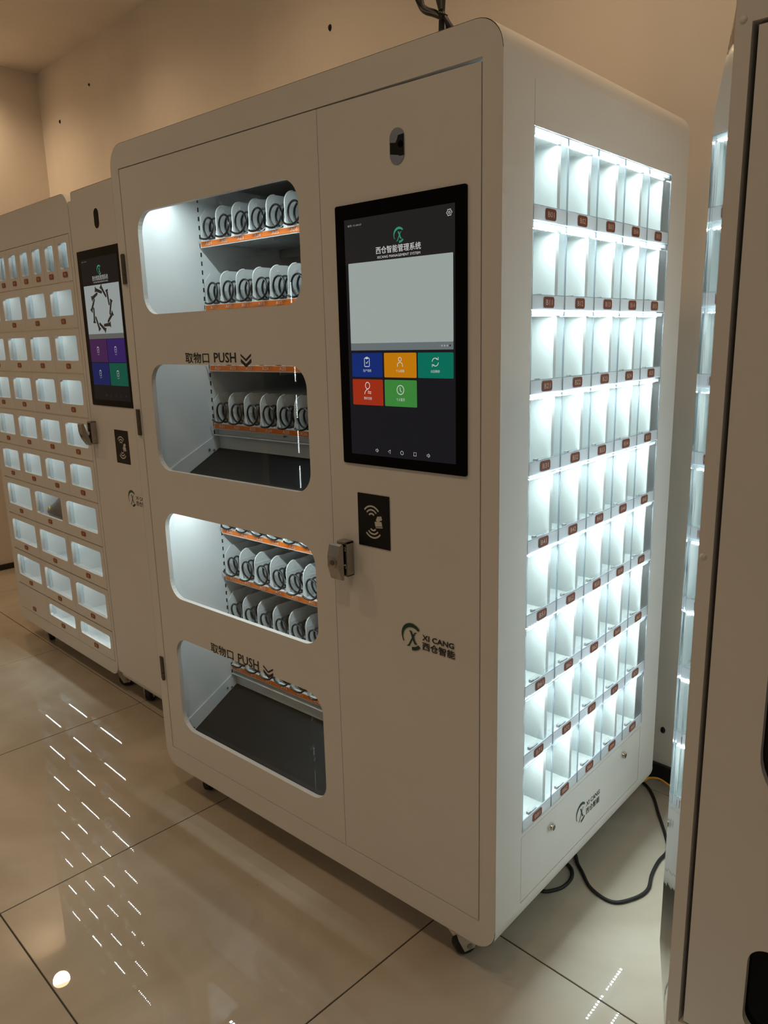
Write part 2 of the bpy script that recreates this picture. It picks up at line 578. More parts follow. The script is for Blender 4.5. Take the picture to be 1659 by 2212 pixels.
# ------------------------------------------------------------------ shared builders
def caster(parent, x, y, zb, turn=0.0):
    """swivel caster under a cabinet; zb = underside height"""
    c = part('caster', parent)
    c.location = (x, y, 0)
    c.rotation_euler = (0, 0, turn)
    r = 0.030
    SX = lambda a, b, cc: (cc, a, b)
    MB().lathe([(0.010, -0.014), (r * 0.86, -0.013), (r, -0.009), (r, 0.009), (r * 0.86, 0.013), (0.010, 0.014)], SX, 28, 0.0, r).build('wheel', M['rubber'], c, 40)
    mb = MB()
    for s in (-1, 1):
        mb.prism([(-0.014, r - 0.010), (0.012, r - 0.012), (0.026, r + 0.020), (0.034, zb - 0.010), (-0.016, zb - 0.010), (-0.020, r + 0.010)], [], s * 0.0165, s * 0.0205, SX)
    mb.box(-0.0205, 0.0205, -0.018, 0.036, zb - 0.012, zb - 0.006)
    mb.build('fork', M['caster_w'], c)
    MB().box(-0.032, 0.032, -0.030, 0.048, zb - 0.006, zb).build('top_plate', M['caster_w'], c)
    mb = MB()
    for s in (-1, 1):
        mb.lathe([(0.0065, s * 0.0205), (0.006, s * 0.0245), (0.003, s * 0.025)], SX, 10, 0.0, r)
    mb.build('axle_bolt', M['steel'], c, 40)

def led_dots(mb, a0, a1, pitch, put):
    n = max(2, int((a1 - a0) / pitch))
    for k in range(n):
        put(a0 + (k + 0.5) * (a1 - a0) / n)

def stroke_obj(name, items, c, mp, mat, parent):
    mb = MB()
    for pts, wd in items:
        mb.stroke(pts, wd, c, mp)
    return mb.build(name, mat, parent, fix=False)

def lock_handle(parent, x0, z0, z1, tilt=0.0):
    """swing-out key handle: hollow housing, bolts, faceted lever"""
    t = part('lock_handle', parent)
    x1 = x0 + 0.030
    dp = -0.022
    mb = MB()
    mb.box(x0, x0 + 0.003, dp, 0, z0, z1)
    mb.box(x1 - 0.004, x1, dp, 0, z0, z1)
    mb.box(x0, x1, dp, 0, z1 - 0.006, z1)
    mb.box(x0, x1, dp, 0, z0, z0 + 0.004)
    bevel(mb.build('housing', M['steel'], t), 0.0012, 2)
    MB().box(x0 + 0.003, x1 - 0.004, -0.004, -0.001, z0 + 0.004, z1 - 0.006).build('back_plate', M['black'], t)
    mb = MB()
    for zz in (z0 + 0.020, z1 - 0.020):
        mb2 = MB()
        mb2.lathe([(0.0075, -0.004), (0.0075, -0.010), (0.005, -0.013), (0.0025, -0.011)], FR, 14, x0 + 0.016, zz)
        mb2.build('bolt', M['chrome'], t, 40)
    MB().box(x0 + 0.009, x0 + 0.020, -0.034, -0.004, z0 + 0.034, z0 + 0.046).build('lever_stem', M['chrome'], t)
    # lever: faceted bar, profile in (z, y), swung out at its top
    prof = [(z0 - 0.004, -0.034), (z0 - 0.002, -0.042), (z0 + 0.026, -0.0505), (z0 + 0.052, -0.0505), (z1 - 0.004, -0.044), (z1 - 0.001, -0.036), (z1 - 0.003, -0.034)]
    hx0, hx1 = x0 - 0.002, x0 + 0.032
    cz = z0 + 0.03
    def MP(a, b, c):
        y, z = b + 0.034, a - cz
        yy, zz = y * math.cos(tilt) - z * math.sin(tilt), y * math.sin(tilt) + z * math.cos(tilt)
        return (c, yy - 0.034, zz + cz)
    mb = MB()
    mb.prism(prof, [], hx0, hx1, MP)
    bevel(mb.build('lever', M['steel'], t), 0.001, 2)
    mb = MB()
    kz = z0 + 0.038
    LP = lambda a, b, c: MP(b, c, a)
    mb.lathe([(0.0105, -0.0505), (0.0105, -0.0525), (0.0085, -0.0530), (0.0083, -0.0518)], LP, 20, (hx0 + hx1) / 2, kz)
    mb.build('key_ring', M['steel'], t, 40)
    mb = MB()
    mb.lathe([(0.0055, -0.0515), (0.0055, -0.0530), (0.0030, -0.0531)], LP, 16, (hx0 + hx1) / 2, kz)
    mb.build('key_core', M['dark_steel'], t, 40)
    return t

def card_reader(parent, x0, x1, z0, z1):
    t = part('card_reader_plate', parent)
    MB().prism(rect(x0, x1, z0, z1), [], -0.0008, 0, FR).build('plate', M['black'], t)
    cx, cz = x0 + 0.46 * (x1 - x0), (z0 + z1) / 2
    wu, hu = (x1 - x0), (z1 - z0)
    mb = MB()
    for k, r in enumerate((0.10, 0.19, 0.28)):
        mb.stroke(arc(cx - 0.02 * wu, cz + (0.06 - 0.0 * k) * hu, r * wu, 38, 142, 10), 0.040 * wu, -0.0011, FR)
        mb.stroke(arc(cx + 0.02 * wu, cz - (0.10 - 0.0 * k) * hu, r * wu, 218, 322, 10), 0.040 * wu, -0.0011, FR)
    mb.build('wave_print', M['print_tan'], t, fix=False)
    hx, hz = cx + 0.17 * wu, cz
    mb = MB()
    mb.flat([(hx - 0.10 * wu, hz - 0.005 * hu), (hx + 0.12 * wu, hz + 0.01 * hu), (hx + 0.14 * wu, hz - 0.075 * hu), (hx - 0.08 * wu, hz - 0.095 * hu)], [], -0.0011, FR)
    mb.flat([(hx - 0.07 * wu, hz - 0.105 * hu), (hx + 0.15 * wu, hz - 0.085 * hu), (hx + 0.155 * wu, hz - 0.105 * hu), (hx - 0.065 * wu, hz - 0.125 * hu)], [], -0.0011, FR)
    mb.flat([(hx - 0.06 * wu, hz + 0.02 * hu), (hx - 0.01 * wu, hz + 0.10 * hu), (hx + 0.12 * wu, hz + 0.115 * hu), (hx + 0.14 * wu, hz + 0.045 * hu), (hx + 0.06 * wu, hz + 0.02 * hu), (hx + 0.03 * wu, hz - 0.03 * hu), (hx - 0.005 * wu, hz + 0.0 * hu)], [], -0.0012, FR)
    mb.build('hand_and_card_print', M['print_tan'], t, fix=False)

def camera_window(parent, cx, cz, dark=False):
    t = part('camera_window', parent)
    hw, hh = 0.0175, 0.0315
    MB().prism(rrect(cx - hw, cx + hw, cz - hh, cz + hh, hw - 0.0002, 10), [], -0.0006, 0.002, FR).build('cover_glass', M['black_glass'] if dark else M['camera_glass'], t)
    if not dark:
        # black camera module standing behind the slot
        MB().flat([(cx - 0.0165, cz - 0.012), (cx + 0.004, cz - 0.016), (cx + 0.006, cz - 0.018), (cx + 0.0172, cz - 0.018), (cx + 0.0172, cz + 0.019), (cx + 0.003, cz + 0.018), (cx + 0.001, cz + 0.012), (cx - 0.003, cz + 0.006), (cx - 0.0165, cz + 0.008)], [], -0.0008, FR).build('camera_module', M['black'], t, fix=False)
        MB().lathe([(0.006, -0.0008), (0.006, -0.0014), (0.0045, -0.0014), (0.003, -0.0010)], FR, 16, cx + 0.009, cz + 0.002).build('lens', M['black_glass'], t, 40)

DM = {}
def dmat(rgb, k=1.0):
    key = (rgb, k)
    if key not in DM:
        DM[key] = emit('display_%d_%d_%d' % rgb, s2l(*rgb), k)
    return DM[key]

def icon(kind, cx, cz, s, c, mat, parent):
    I = []
    wd = s * 0.075
    if kind == 'clipboard':
        I = [(rrect(cx - .36 * s, cx + .36 * s, cz - .5 * s, cz + .42 * s, .1 * s, 3) + [(cx - .36 * s, cz - .4 * s)], wd),
             (rrect(cx - .16 * s, cx + .16 * s, cz + .34 * s, cz + .5 * s, .04 * s, 2) + [(cx - .16 * s, cz + .38 * s)], wd),
             ([(cx - .15 * s, cz - .05 * s), (cx - .03 * s, cz - .17 * s), (cx + .18 * s, cz + .10 * s)], wd)]
    elif kind == 'person':
        I = [(arc(cx, cz + .28 * s, .2 * s, 0, 360, 18), wd), ([(cx - .34 * s, cz - .5 * s)] + arc(cx, cz - .28 * s, .34 * s, 180, 0, 10, .24 * s) + [(cx + .34 * s, cz - .5 * s)], wd)]
    elif kind == 'swap':
        I = [(arc(cx, cz, .4 * s, 40, 175, 12), wd), (arc(cx, cz, .4 * s, 220, 355, 12), wd),
             ([(cx + .12 * s, cz + .30 * s), (cx + .40 * s, cz + .24 * s), (cx + .38 * s, cz + .50 * s)], wd), ([(cx - .12 * s, cz - .30 * s), (cx - .40 * s, cz - .24 * s), (cx - .38 * s, cz - .50 * s)], wd)]
    elif kind == 'handover':
        I = [(arc(cx, cz + .32 * s, .28 * s, 0, 360, 18, .32 * s), wd), (arc(cx + .1 * s, cz - .62 * s, .52 * s, 170, 100, 8, .6 * s), wd),
             ([(cx + .45 * s, cz - .26 * s), (cx + .02 * s, cz - .26 * s), (cx + .14 * s, cz - .16 * s)], wd * .8), ([(cx + .02 * s, cz - .40 * s), (cx + .45 * s, cz - .40 * s), (cx + .33 * s, cz - .50 * s)], wd * .8)]
    elif kind == 'clock':
        I = [(arc(cx, cz, .42 * s, 0, 360, 24), wd), ([(cx - .04 * s, cz + .24 * s), (cx - .02 * s, cz - .05 * s), (cx + .14 * s, cz - .2 * s)], wd)]
    elif kind == 'gear':
        pts = []
        for k in range(48):
            a = 2 * PI * k / 48
            r = s * (0.48 if (k % 8) in (0, 1, 2, 7) else 0.36)
            pts.append((cx + r * math.cos(a), cz + r * math.sin(a)))
        I = [(pts + [pts[0]], wd * .8), (arc(cx, cz, .15 * s, 0, 360, 14), wd * .8)]
    elif kind == 'back':
        I = [([(cx + .3 * s, cz + .42 * s), (cx - .36 * s, cz), (cx + .3 * s, cz - .42 * s), (cx + .3 * s, cz + .42 * s)], wd)]
    elif kind == 'home':
        I = [(arc(cx, cz, .4 * s, 0, 360, 20), wd)]
    elif kind == 'recent':
        I = [(rect(cx - .36 * s, cx + .36 * s, cz - .36 * s, cz + .36 * s) + [(cx - .36 * s, cz - .36 * s)], wd)]
    elif kind == 'vol':
        I = [([(cx - .36 * s, cz + .18 * s), (cx - .16 * s, cz + .18 * s), (cx + .12 * s, cz + .42 * s), (cx + .12 * s, cz - .42 * s), (cx - .16 * s, cz - .18 * s), (cx - .36 * s, cz - .18 * s), (cx - .36 * s, cz + .18 * s)], wd),
             (arc(cx + .12 * s, cz, .26 * s, -55, 55, 8), wd)]
    return stroke_obj('icon', I, c, FR, mat, parent)

def touchscreen(parent, gx0, gx1, gz0, gz1, big=True):
    t = part('touchscreen', parent)
    MB().prism(rrect(gx0, gx1, gz0, gz1, 0.004, 3), [], -0.003, 0.001, FR).build('bezel', M['black_glass'], t)
    # active area
    ax0, ax1 = gx0 + 0.0255, gx1 - 0.0245
    az0, az1 = gz0 + 0.0215, gz1 - 0.0285
    y = -0.0034
    MB().flat(rect(ax0, ax1, az0, az1), [], y, FR).build('display', dmat((24, 23, 27) if big else (17, 16, 17)), t, fix=False)
    X = lambda k: ax0 + k * (ax1 - ax0)
    Z = lambda k: az1 - k * (az1 - az0)
    y -= 0.0003
    if big:
        MB().flat(rect(ax0, ax1, Z(0.183), az1), [], y, FR).build('header_bar', dmat((33, 31, 30)), t, fix=False)
    y -= 0.0003
    lx = (ax0 + ax1) / 2
    white, grn = dmat((196, 196, 192)), dmat((52, 138, 108))
    if big:
        emblem(t, X(0.523), Z(0.088), 0.0142, y, FR, grn)
        text('title_text', '西仓智能管理系统', (X(0.305), X(0.715), Z(0.152), Z(0.123)), y, FR, white, t, 0.006)
        text('subtitle_text', 'XICANG MANAGEMENT SYSTEM', (X(0.315), X(0.708), Z(0.170), Z(0.160)), y, FR, white, t, 0.0)
        text('serial_text', '编号: YC-00157', (X(0.035), X(0.172), Z(0.030), Z(0.0215)), y, FR, dmat((150, 148, 144)), t)
        icon('gear', X(0.955), Z(0.032), 0.0125, y, dmat((215, 215, 212)), t)
        MB().flat(rrect(X(0.030), X(0.985), Z(0.512), Z(0.178), 0.0016, 2), [], y, FR).build('picture_area', dmat((150, 159, 154)), t, fix=False)
        MB().flat(rect(X(0.030), X(0.985), Z(0.5425), Z(0.512)), [], y, FR).build('picture_caption_bar', dmat((101, 108, 110)), t, fix=False)
        mb = MB()
        for k in range(3):
            mb.flat(arc(X(0.888 + 0.023 * k), Z(0.527), 0.0017, 0, 345, 10), [], y - 0.0002, FR)
        mb.build('page_dots', dmat((152, 160, 160)), t, fix=False)
        MB().flat(arc(X(0.957), Z(0.527), 0.0019, 0, 345, 10), [], y - 0.0002, FR).build('current_page_dot', dmat((34, 38, 44)), t, fix=False)
        tiles = [(0, 0, (20, 42, 108), 'clipboard', '生产领用'), (1, 0, (186, 116, 10), 'person', '个人档案'), (2, 0, (8, 104, 84), 'swap', '以旧换新'),
                 (0, 1, (150, 44, 22), 'handover', '物料交接'), (1, 1, (58, 126, 56), 'clock', '个人暂存')]
        zr = ((0.5535, 0.6560), (0.6660, 0.7780))
        xr = ((0.035, 0.342), (0.358, 0.662), (0.674, 0.985))
        for i, j, rgb, ic, tx in tiles:
            x0, x1 = X(xr[i][0]), X(xr[i][1])
            z1, z0 = Z(zr[j][0]), Z(zr[j][1])
            MB().flat(rrect(x0, x1, z0, z1, 0.002, 3), [], y, FR).build('menu_tile', dmat(rgb), t, fix=False)
            icon(ic, (x0 + x1) / 2, z0 + 0.63 * (z1 - z0), 0.0185 if j == 0 else 0.021, y - 0.0003, white, t)
            text('menu_text', tx, ((x0 + x1) / 2 - 0.0108, (x0 + x1) / 2 + 0.0108, z0 + 0.21 * (z1 - z0), z0 + 0.325 * (z1 - z0)), y - 0.0003, FR, dmat((190, 190, 186)), t)
        for k, ic in enumerate(('vol', 'back', 'home', 'recent', 'vol')):
            icon(ic, X(0.266 + 0.1232 * k), Z(0.9755), 0.0092, y, dmat((205, 205, 203)), t)
    else:
        emblem(t, X(0.50), Z(0.088), 0.016, y, FR, grn)
        text('title_text', '西仓智能管理系统', (X(0.29), X(0.72), Z(0.156), Z(0.122)), y, FR, dmat((150, 150, 148)), t, 0.006)
        text('subtitle_text', 'XICANG MANAGEMENT SYSTEM', (X(0.31), X(0.71), Z(0.172), Z(0.162)), y, FR, dmat((150, 150, 148)), t, 0.0)
        text('serial_text', '编号: YC-00156', (X(0.035), X(0.172), Z(0.022), Z(0.013)), y, FR, dmat((110, 110, 106)), t)
        MB().flat(rect(X(0.02), X(0.985), Z(0.525), Z(0.185)), [], y, FR).build('picture_area', dmat((140, 147, 145)), t, fix=False)
        MB().flat(rect(X(0.02), X(0.985), Z(0.560), Z(0.525)), [], y, FR).build('picture_caption_bar', dmat((88, 88, 84)), t, fix=False)
        # picture of a ring of screws
        cx, cz = X(0.47), Z(0.352)
        for k in range(11):
            a = math.radians(100 + k * 360 / 11)
            mb = MB()
            px, pz = cx + 0.066 * math.cos(a), cz + 0.060 * math.sin(a)
            dx, dz = math.cos(a + 1.15), math.sin(a + 1.15)
            L = 0.027
            h0 = Vector((px + dx * L, pz + dz * L))
            h1 = Vector((px - dx * L, pz - dz * L))
            pts, wds = [], []
            for q in range(14):
                f_ = q / 13
                pts.append(tuple(h0.lerp(h1, f_)))
                wds.append(0.0 if q == 13 else (0.0190 if q < 2 else (0.0115 + 0.0016 * (q % 2)) * (1 - 0.25 * f_)))
            mb.stroke(pts, wds, y - 0.0002 - 0.00004 * k, FR)
            mb.build('screw_picture', dmat((34, 32, 28)), t, fix=False)
        cols = ((60, 28, 70), (44, 26, 86), (16, 28, 78), (6, 74, 58))
        zr = ((0.562, 0.726), (0.732, 0.892))
        xr = ((0.02, 0.500), (0.512, 0.985))
        for k, rgb in enumerate(cols):
            i, j = k % 2, k // 2
            x0, x1 = X(xr[i][0]), X(xr[i][1])
            z1, z0 = Z(zr[j][0]), Z(zr[j][1])
            MB().flat(rect(x0, x1, z0, z1), [], y, FR).build('menu_tile', dmat(rgb), t, fix=False)
            icon('clipboard', (x0 + x1) / 2 - 0.004, z0 + 0.55 * (z1 - z0), 0.019, y - 0.0003, dmat((160, 158, 158)), t)
            text('menu_text', ('领料', '退料', '还料', '设置')[k], ((x0 + x1) / 2 - 0.012, (x0 + x1) / 2 + 0.004, z0 + 0.30 * (z1 - z0), z0 + 0.37 * (z1 - z0)), y - 0.0003, FR, dmat((120, 118, 118)), t)
        for k, ic in enumerate(('vol', 'back', 'home', 'recent', 'vol')):
            icon(ic, X(0.35 + 0.135 * k), Z(0.965), 0.009, y, dmat((70, 68, 66)), t)
    return t

def brand(parent, x0, zc, k=1.0, y=-0.0006):
    """emblem with the two-line name beside it; k scales"""
    t = part('brand_print', parent)
    emblem(t, x0 + 0.029 * k, zc, 0.0295 * k, y, FR, M['print_g'])
    text('brand_text', 'XI CANG', (x0 + 0.057 * k, x0 + 0.139 * k, zc + 0.000 * k, zc + 0.0125 * k), y, FR, M['print_k'], t, 0.025)
    text('brand_text', '西仓智能', (x0 + 0.057 * k, x0 + 0.1415 * k, zc - 0.0215 * k, zc - 0.0035 * k), y, FR, M['print_k'], t, 0.02)
    return t

def shell(x0, x1, z0, z1, r, y0, y1, skip_right=False, th=0.0015):
    """rounded-rectangle sheet wrapped round the depth axis; optionally without its straight right side"""
    pts = rrect(x0, x1, z0, z1, r, 8)
    n = len(pts)
    mb = MB()
    vv = [(a, y0, b) for a, b in pts] + [(a, y1, b) for a, b in pts]
    ff = []
    for i in range(n):
        j = (i + 1) % n
        if skip_right and abs(pts[i][0] - x1) < 1e-6 and abs(pts[j][0] - x1) < 1e-6:
            continue
        ff.append((i, j, n + j, n + i))
    return mb.add(vv, ff)

# ------------------------------------------------------------------ the big vending machine
W, D = 1.2266, 0.8276
ZB, ZT = 0.09, 1.89
vm = thing('vending_machine', 'large white vending machine with spiral trays, touchscreen and glowing compartments on its side', 'vending machine')
SD = lambda a, b, c: (W - c, a, b)      # right side plane: a = y, b = z, c = depth inward

shell(0, W, ZB, ZT, 0.055, 0.0, D, True).build('casing', M['paint'], vm, 30)
DX0, DX1, DZ0, DZ1 = 0.037, 1.186, 0.153, 1.830
MB().prism(rrect(0.0008, W - 0.0016, ZB + 0.0008, ZT - 0.0008, 0.0545, 8), [rect(DX0, DX1, DZ0, DZ1)], 0.0, 0.03, FR).build('front_frame', M['paint'], vm, 30)
MB().prism(rrect(0.001, W - 0.001, ZB + 0.001, ZT - 0.001, 0.055, 8), [], D - 0.002, D, FR).build('back_panel', M['paint'], vm)
GY0, GY1, GZ0, GZ1 = 0.1014, 0.7255, 0.3300, 1.7355
PY0, PY1, PZ0, PZ1 = 0.0990, 0.7215, 0.1560, 0.3205
MB().prism(rect(0, D - 0.0025, ZB + 0.055, ZT - 0.055),
           [rect(GY0, GY1, GZ0, GZ1), rect(PY0, PY1, PZ0, PZ1), rect(0.1004, 0.1020, 1.7368, 1.810)], 0.0, 0.0015, SD).build('side_sheet', M['paint'], vm)

# --- glazed left door
SEAM = 0.7875
WIN = [(0.103, 0.722, 1.4555, 1.7140), (0.103, 0.722, 1.0355, 1.3250), (0.105, 0.724, 0.6605, 0.9150), (0.107, 0.726, 0.2425, 0.5360)]
gap = 0.0022
door = MB().prism(rect(DX0 + gap, SEAM - 0.0008, DZ0 + gap, DZ1 - gap), [rrect(a, b, c, d, 0.052, 8) for a, b, c, d in WIN], 0.001, 0.014, FR).build('glazed_door', M['paint'], vm)
for k, (a, b, c, d) in enumerate(WIN):
    MB().prism(rrect(a - 0.008, b + 0.008, c - 0.008, d + 0.008, 0.056, 6), [], 0.0150, 0.0155, FR).build('window_pane', M['glass'], door)
for (x0, x1, z0, z1) in ((0.012, 0.030, 1.540, 1.6175), (0.014, 0.032, 1.127, 1.200), (0.014, 0.032, 0.3765, 0.450)):
    h = MB()
    h.box(x0, x1 - 0.004, -0.003, 0.0, z0, z1)
    h.tube([(x1 - 0.004, -0.004, z0), (x1 - 0.004, -0.004, z0 + 0.3 * (z1 - z0))], 0.0045, 10)
    h.tube([(x1 - 0.004, -0.004, z0 + 0.32 * (z1 - z0)), (x1 - 0.004, -0.004, z1)], 0.0045, 10)
    h.build('hinge', M['dark_steel'], door, 40)
for (x, z0, z1) in ((0.2715, 1.3285, 1.3555), (0.2815, 0.5345, 0.5635)):
    y = 0.0004
    text('push_text', '取物口', (x, x + 0.101, z0, z1), y, FR, M['print_k'], door, 0.010)
    text('push_text', 'PUSH', (x + 0.121, x + 0.208, z0 + 0.002, z1 - 0.001), y, FR, M['print_k'], door, 0.014)
    mb = MB()
    cx, cz, hw = x + 0.2455, z0 + 0.0105, 0.0195
    for q, wd in ((0.0085, 0.0052), (-0.003, 0.0085)):
        mb.flat([(cx - hw, cz + q + 0.004), (cx, cz + q - 0.0085), (cx + hw, cz + q + 0.004), (cx + hw, cz + q + 0.004 - wd), (cx, cz + q - 0.0085 - wd), (cx - hw, cz + q + 0.004 - wd)], [], y, FR)
    mb.build('arrow_print', M['print_k'], door, fix=False)

# --- control door with touchscreen
cdoor = MB().prism([(SEAM + 0.0008, DZ0 + gap), (DX1 - gap - 0.001, DZ0 + gap), (DX1 - gap - 0.001, DZ1 - gap - 0.0038), (SEAM + 0.0008, DZ1 - gap)], [], 0.001, 0.014, FR).build('control_door', M['paint'], vm)
touchscreen(vm, 0.8330, 1.1555, 1.1205, 1.6380, True)
camera_window(vm, 0.9970, 1.7245)
card_reader(vm, 0.8680, 0.9580, 0.9420, 1.0577)
lock_handle(vm, 0.8200, 0.8680, 0.9475)
brand(vm, 0.9835, 0.7620)

# --- vending chamber
CX0, CX1, CY1, CZ0, CZ1 = 0.055, 0.786, 0.72, 0.150, 1.815
li = MB()
li.add([(CX0, 0.03, CZ0), (CX0, CY1, CZ0), (CX0, CY1, CZ1), (CX0, 0.03, CZ1)], [(0, 1, 2, 3)])
li.add([(CX1, 0.016, CZ0), (CX1, CY1, CZ0), (CX1, CY1, CZ1), (CX1, 0.016, CZ1)], [(0, 1, 2, 3)])
li.add([(CX0, 0.016, CZ0), (CX1, 0.016, CZ0), (CX1, CY1, CZ0), (CX0, CY1, CZ0)], [(0, 1, 2, 3)])
li.build('chamber_lining', M['paint_in'], vm, fix=False)
li = MB()
li.add([(CX0, CY1, CZ0), (CX1, CY1, CZ0), (CX1, CY1, CZ1), (CX0, CY1, CZ1)], [(0, 1, 2, 3)])
li.add([(CX0, 0.016, CZ1), (CX1, 0.016, CZ1), (CX1, CY1, CZ1), (CX0, CY1, CZ1)], [(0, 1, 2, 3)])
li.build('chamber_back', M['grey_steel'], vm, fix=False)
# slotted rail on the left wall
mb = MB()
z = 0.20
while z < 1.79:
    mb.box(CX0 + 0.0002, CX0 + 0.0008, 0.2285, 0.2325, z, z + 0.012)
    z += 0.0245
o = mb.build('rail_slots', M['black'], vm)
o['kind'] = 'stuff'
# LED strips behind the door, above the first and third window
for (zz, x0, x1) in ((1.768, 0.07, 0.77), (0.942, 0.07, 0.77)):
    s = part('led_strip', vm)
    MB().box(x0, x1, 0.093, 0.109, zz + 0.002, zz + 0.006).build('strip_holder', M['plastic_w'], s)
    mb = MB()
    n = 54
    for k in range(n):
        xx = x0 + (k + 0.5) * (x1 - x0) / n
        mb.add([(xx - 0.0036, 0.0965, zz + 0.0016), (xx + 0.0036, 0.0965, zz + 0.0016), (xx + 0.0036, 0.1055, zz + 0.0016), (xx - 0.0036, 0.1055, zz + 0.0016)], [(0, 1, 2, 3)])
    e = mb.build('led_chips', M['led_v'], s, fix=False)
    e['kind'] = 'stuff'

# trays with dividers and spirals
TY = 0.2265
COLP = 0.0720
TX0 = 0.0640
def coil_mesh():
    mb = MB()
    r, pitch, turns, n = 0.0285, 0.0212, 8, 22
    path = []
    a0 = -PI / 2 + 0.1
    # tail in front, lying on the tray
    path += [(-0.0255, -0.0045, -0.0215), (-0.021, -0.004, -0.0248), (-0.012, -0.0028, -0.0278), (-0.004, -0.0012, -0.0288)]
    for k in range(int(turns * n) + 1):
        a = a0 + 2 * PI * k / n
        path.append((r * math.cos(a), k * pitch / n, r * math.sin(a)))
    mb.tube(path, 0.0029, 6)
    return mb.mesh('coil', M['black_wire'], 60)
COIL = coil_mesh()
def divider_mesh(chamfer):
    H = 0.092
    L = 0.42
    if chamfer:
        prof = [(0, 0), (L, 0), (L, H), (0.020, H), (0.0, H - 0.024)]
    else:
        r = 0.030
        prof = [(-0.002, 0), (L, 0), (L, H), (r, H)] + [(r - r * math.sin(math.radians(15 * k)), H - r + r * math.cos(math.radians(15 * k))) for k in range(1, 7)] + [(0.0, 0.030)]
    mb = MB()
    mb.prism(prof, [], -0.0013, 0.0013, lambda a, b, c: (c, a, b))
    if not chamfer:
        # rolled front edge, ribs and a flared foot
        mb.tube([(0, r - r * math.sin(math.radians(15 * k)), H - r + r * math.cos(math.radians(15 * k))) for k in range(0, 7)] + [(0, 0.0, 0.030), (0, -0.001, 0.004)], 0.0021, 6)
        mb.prism([(-0.0075, 0.0), (0.0075, 0.0), (0.0016, 0.024), (-0.0016, 0.024)], [], -0.002, 0.004, lambda a, b, c: (a, c, b))
        for zz in (0.036, 0.060):
            mb.box(-0.0019, 0.0019, 0.004, L, zz, zz + 0.0022)
        mb.lathe([(0.0042, -0.0022), (0.0042, 0.0022)], lambda a, b, c: (c, a, b), 12, 0.030, H - 0.016)
    return mb.mesh('divider', M['plastic_w'], 35)
DIV, DIVC = divider_mesh(False), divider_mesh(True)
TRAYZ = [1.6545, 1.4780, 1.3050, 1.1330, 0.8060, 0.6535, 0.5010, 0.3480]   # label centre heights
for r_, zc in enumerate(TRAYZ):
    t = part('tray', vm)
    zt = zc + 0.0085
    mb = MB()
    mb.box(TX0 - 0.004, TX0 + 10 * COLP + 0.002, TY + 0.004, 0.68, zt - 0.004, zt - 0.0015)
    mb.box(TX0 - 0.004, TX0 + 10 * COLP + 0.002, TY + 0.001, TY + 0.004, zc - 0.0098, zt)
    mb.build('tray_deck', M['plastic_w'], t)
    mb = MB()
    mb.box(TX0 - 0.004, TX0 + 10 * COLP, TY + 0.30, TY + 0.303, zt - 0.030, zt - 0.004)
    mb.box(TX0 + 0.30, TX0 + 0.303, TY + 0.01, 0.68, zt - 0.026, zt - 0.004)
    mb.build('tray_brace', M['grey_steel'], t)
    MB().box(TX0, TX0 + 10 * COLP, TY, TY + 0.001, zc - 0.0072, zc + 0.0068).build('label_strip', M['orange'], t)
    for k in range(11):
        link('divider', DIVC if k in (0, 10) else DIV, t, (TX0 + k * COLP + (0.001 if k == 0 else 0.001), TY + 0.004, zt - 0.0015))
    for k in range(10):
        o = link('coil', COIL, t, (TX0 + (k + 0.5) * COLP + 0.001, TY - 0.0078, zt + 0.0315))
        o.rotation_euler = (0, random.uniform(-0.25, 0.25), 0)
        cx = TX0 + (k + 0.5) * COLP
        text('column_text', 'A%02d' % (r_ * 10 + k + 1), (cx - 0.0135, cx + 0.0135, zc - 0.0045, zc + 0.0045), TY - 0.0003, FR, M['label_w'], t)

# delivery chutes
for (zb, zlow, ztop) in ((1.060, 0.941, 1.122), (0.2772, 0.155, 0.339)):
    t = part('delivery_chute', vm)
    sl = (zb - zlow) / 0.225
    MB().prism([(0.020, zlow), (0.245, zb), (0.245, zb + 0.003), (0.020, zlow + 0.003)], [], CX0 + 0.001, CX1 - 0.001, lambda a, b, c: (c, a, b)).build('chute_floor', M['mat_black'], t)
    MB().box(CX0 + 0.001, CX1 - 0.001, 0.2465, 0.249, zb - 0.004, ztop - 0.002).build('chute_back', M['paint_in'], t)
    MB().box(CX0 + 0.001, CX1 - 0.001, 0.228, 0.2465, ztop - 0.018, ztop - 0.0158).build('chute_ledge', M['paint_in'], t)
    MB().prism([(0.020, zlow + 0.004), (0.244, zb + 0.004), (0.226, zb + 0.040), (0.020, zlow + 0.060)], [], CX0 + 0.0008, CX0 + 0.0030, lambda a, b, c: (c, a, b)).build('chute_side', M['paint_in'], t)
    for (yy, dz) in ((0.205, 0.024), (0.222, 0.012), (0.050, 0.034), (0.066, 0.016)):
        z_ = zlow + (yy - 0.02) * sl + dz
        MB().lathe([(0.0042, -0.003), (0.0036, -0.0058), (0.0015, -0.0065)], lambda a, b, c: (CX0 - c, a, b), 10, yy, z_).build('bolt', M['chrome'], t, 40)

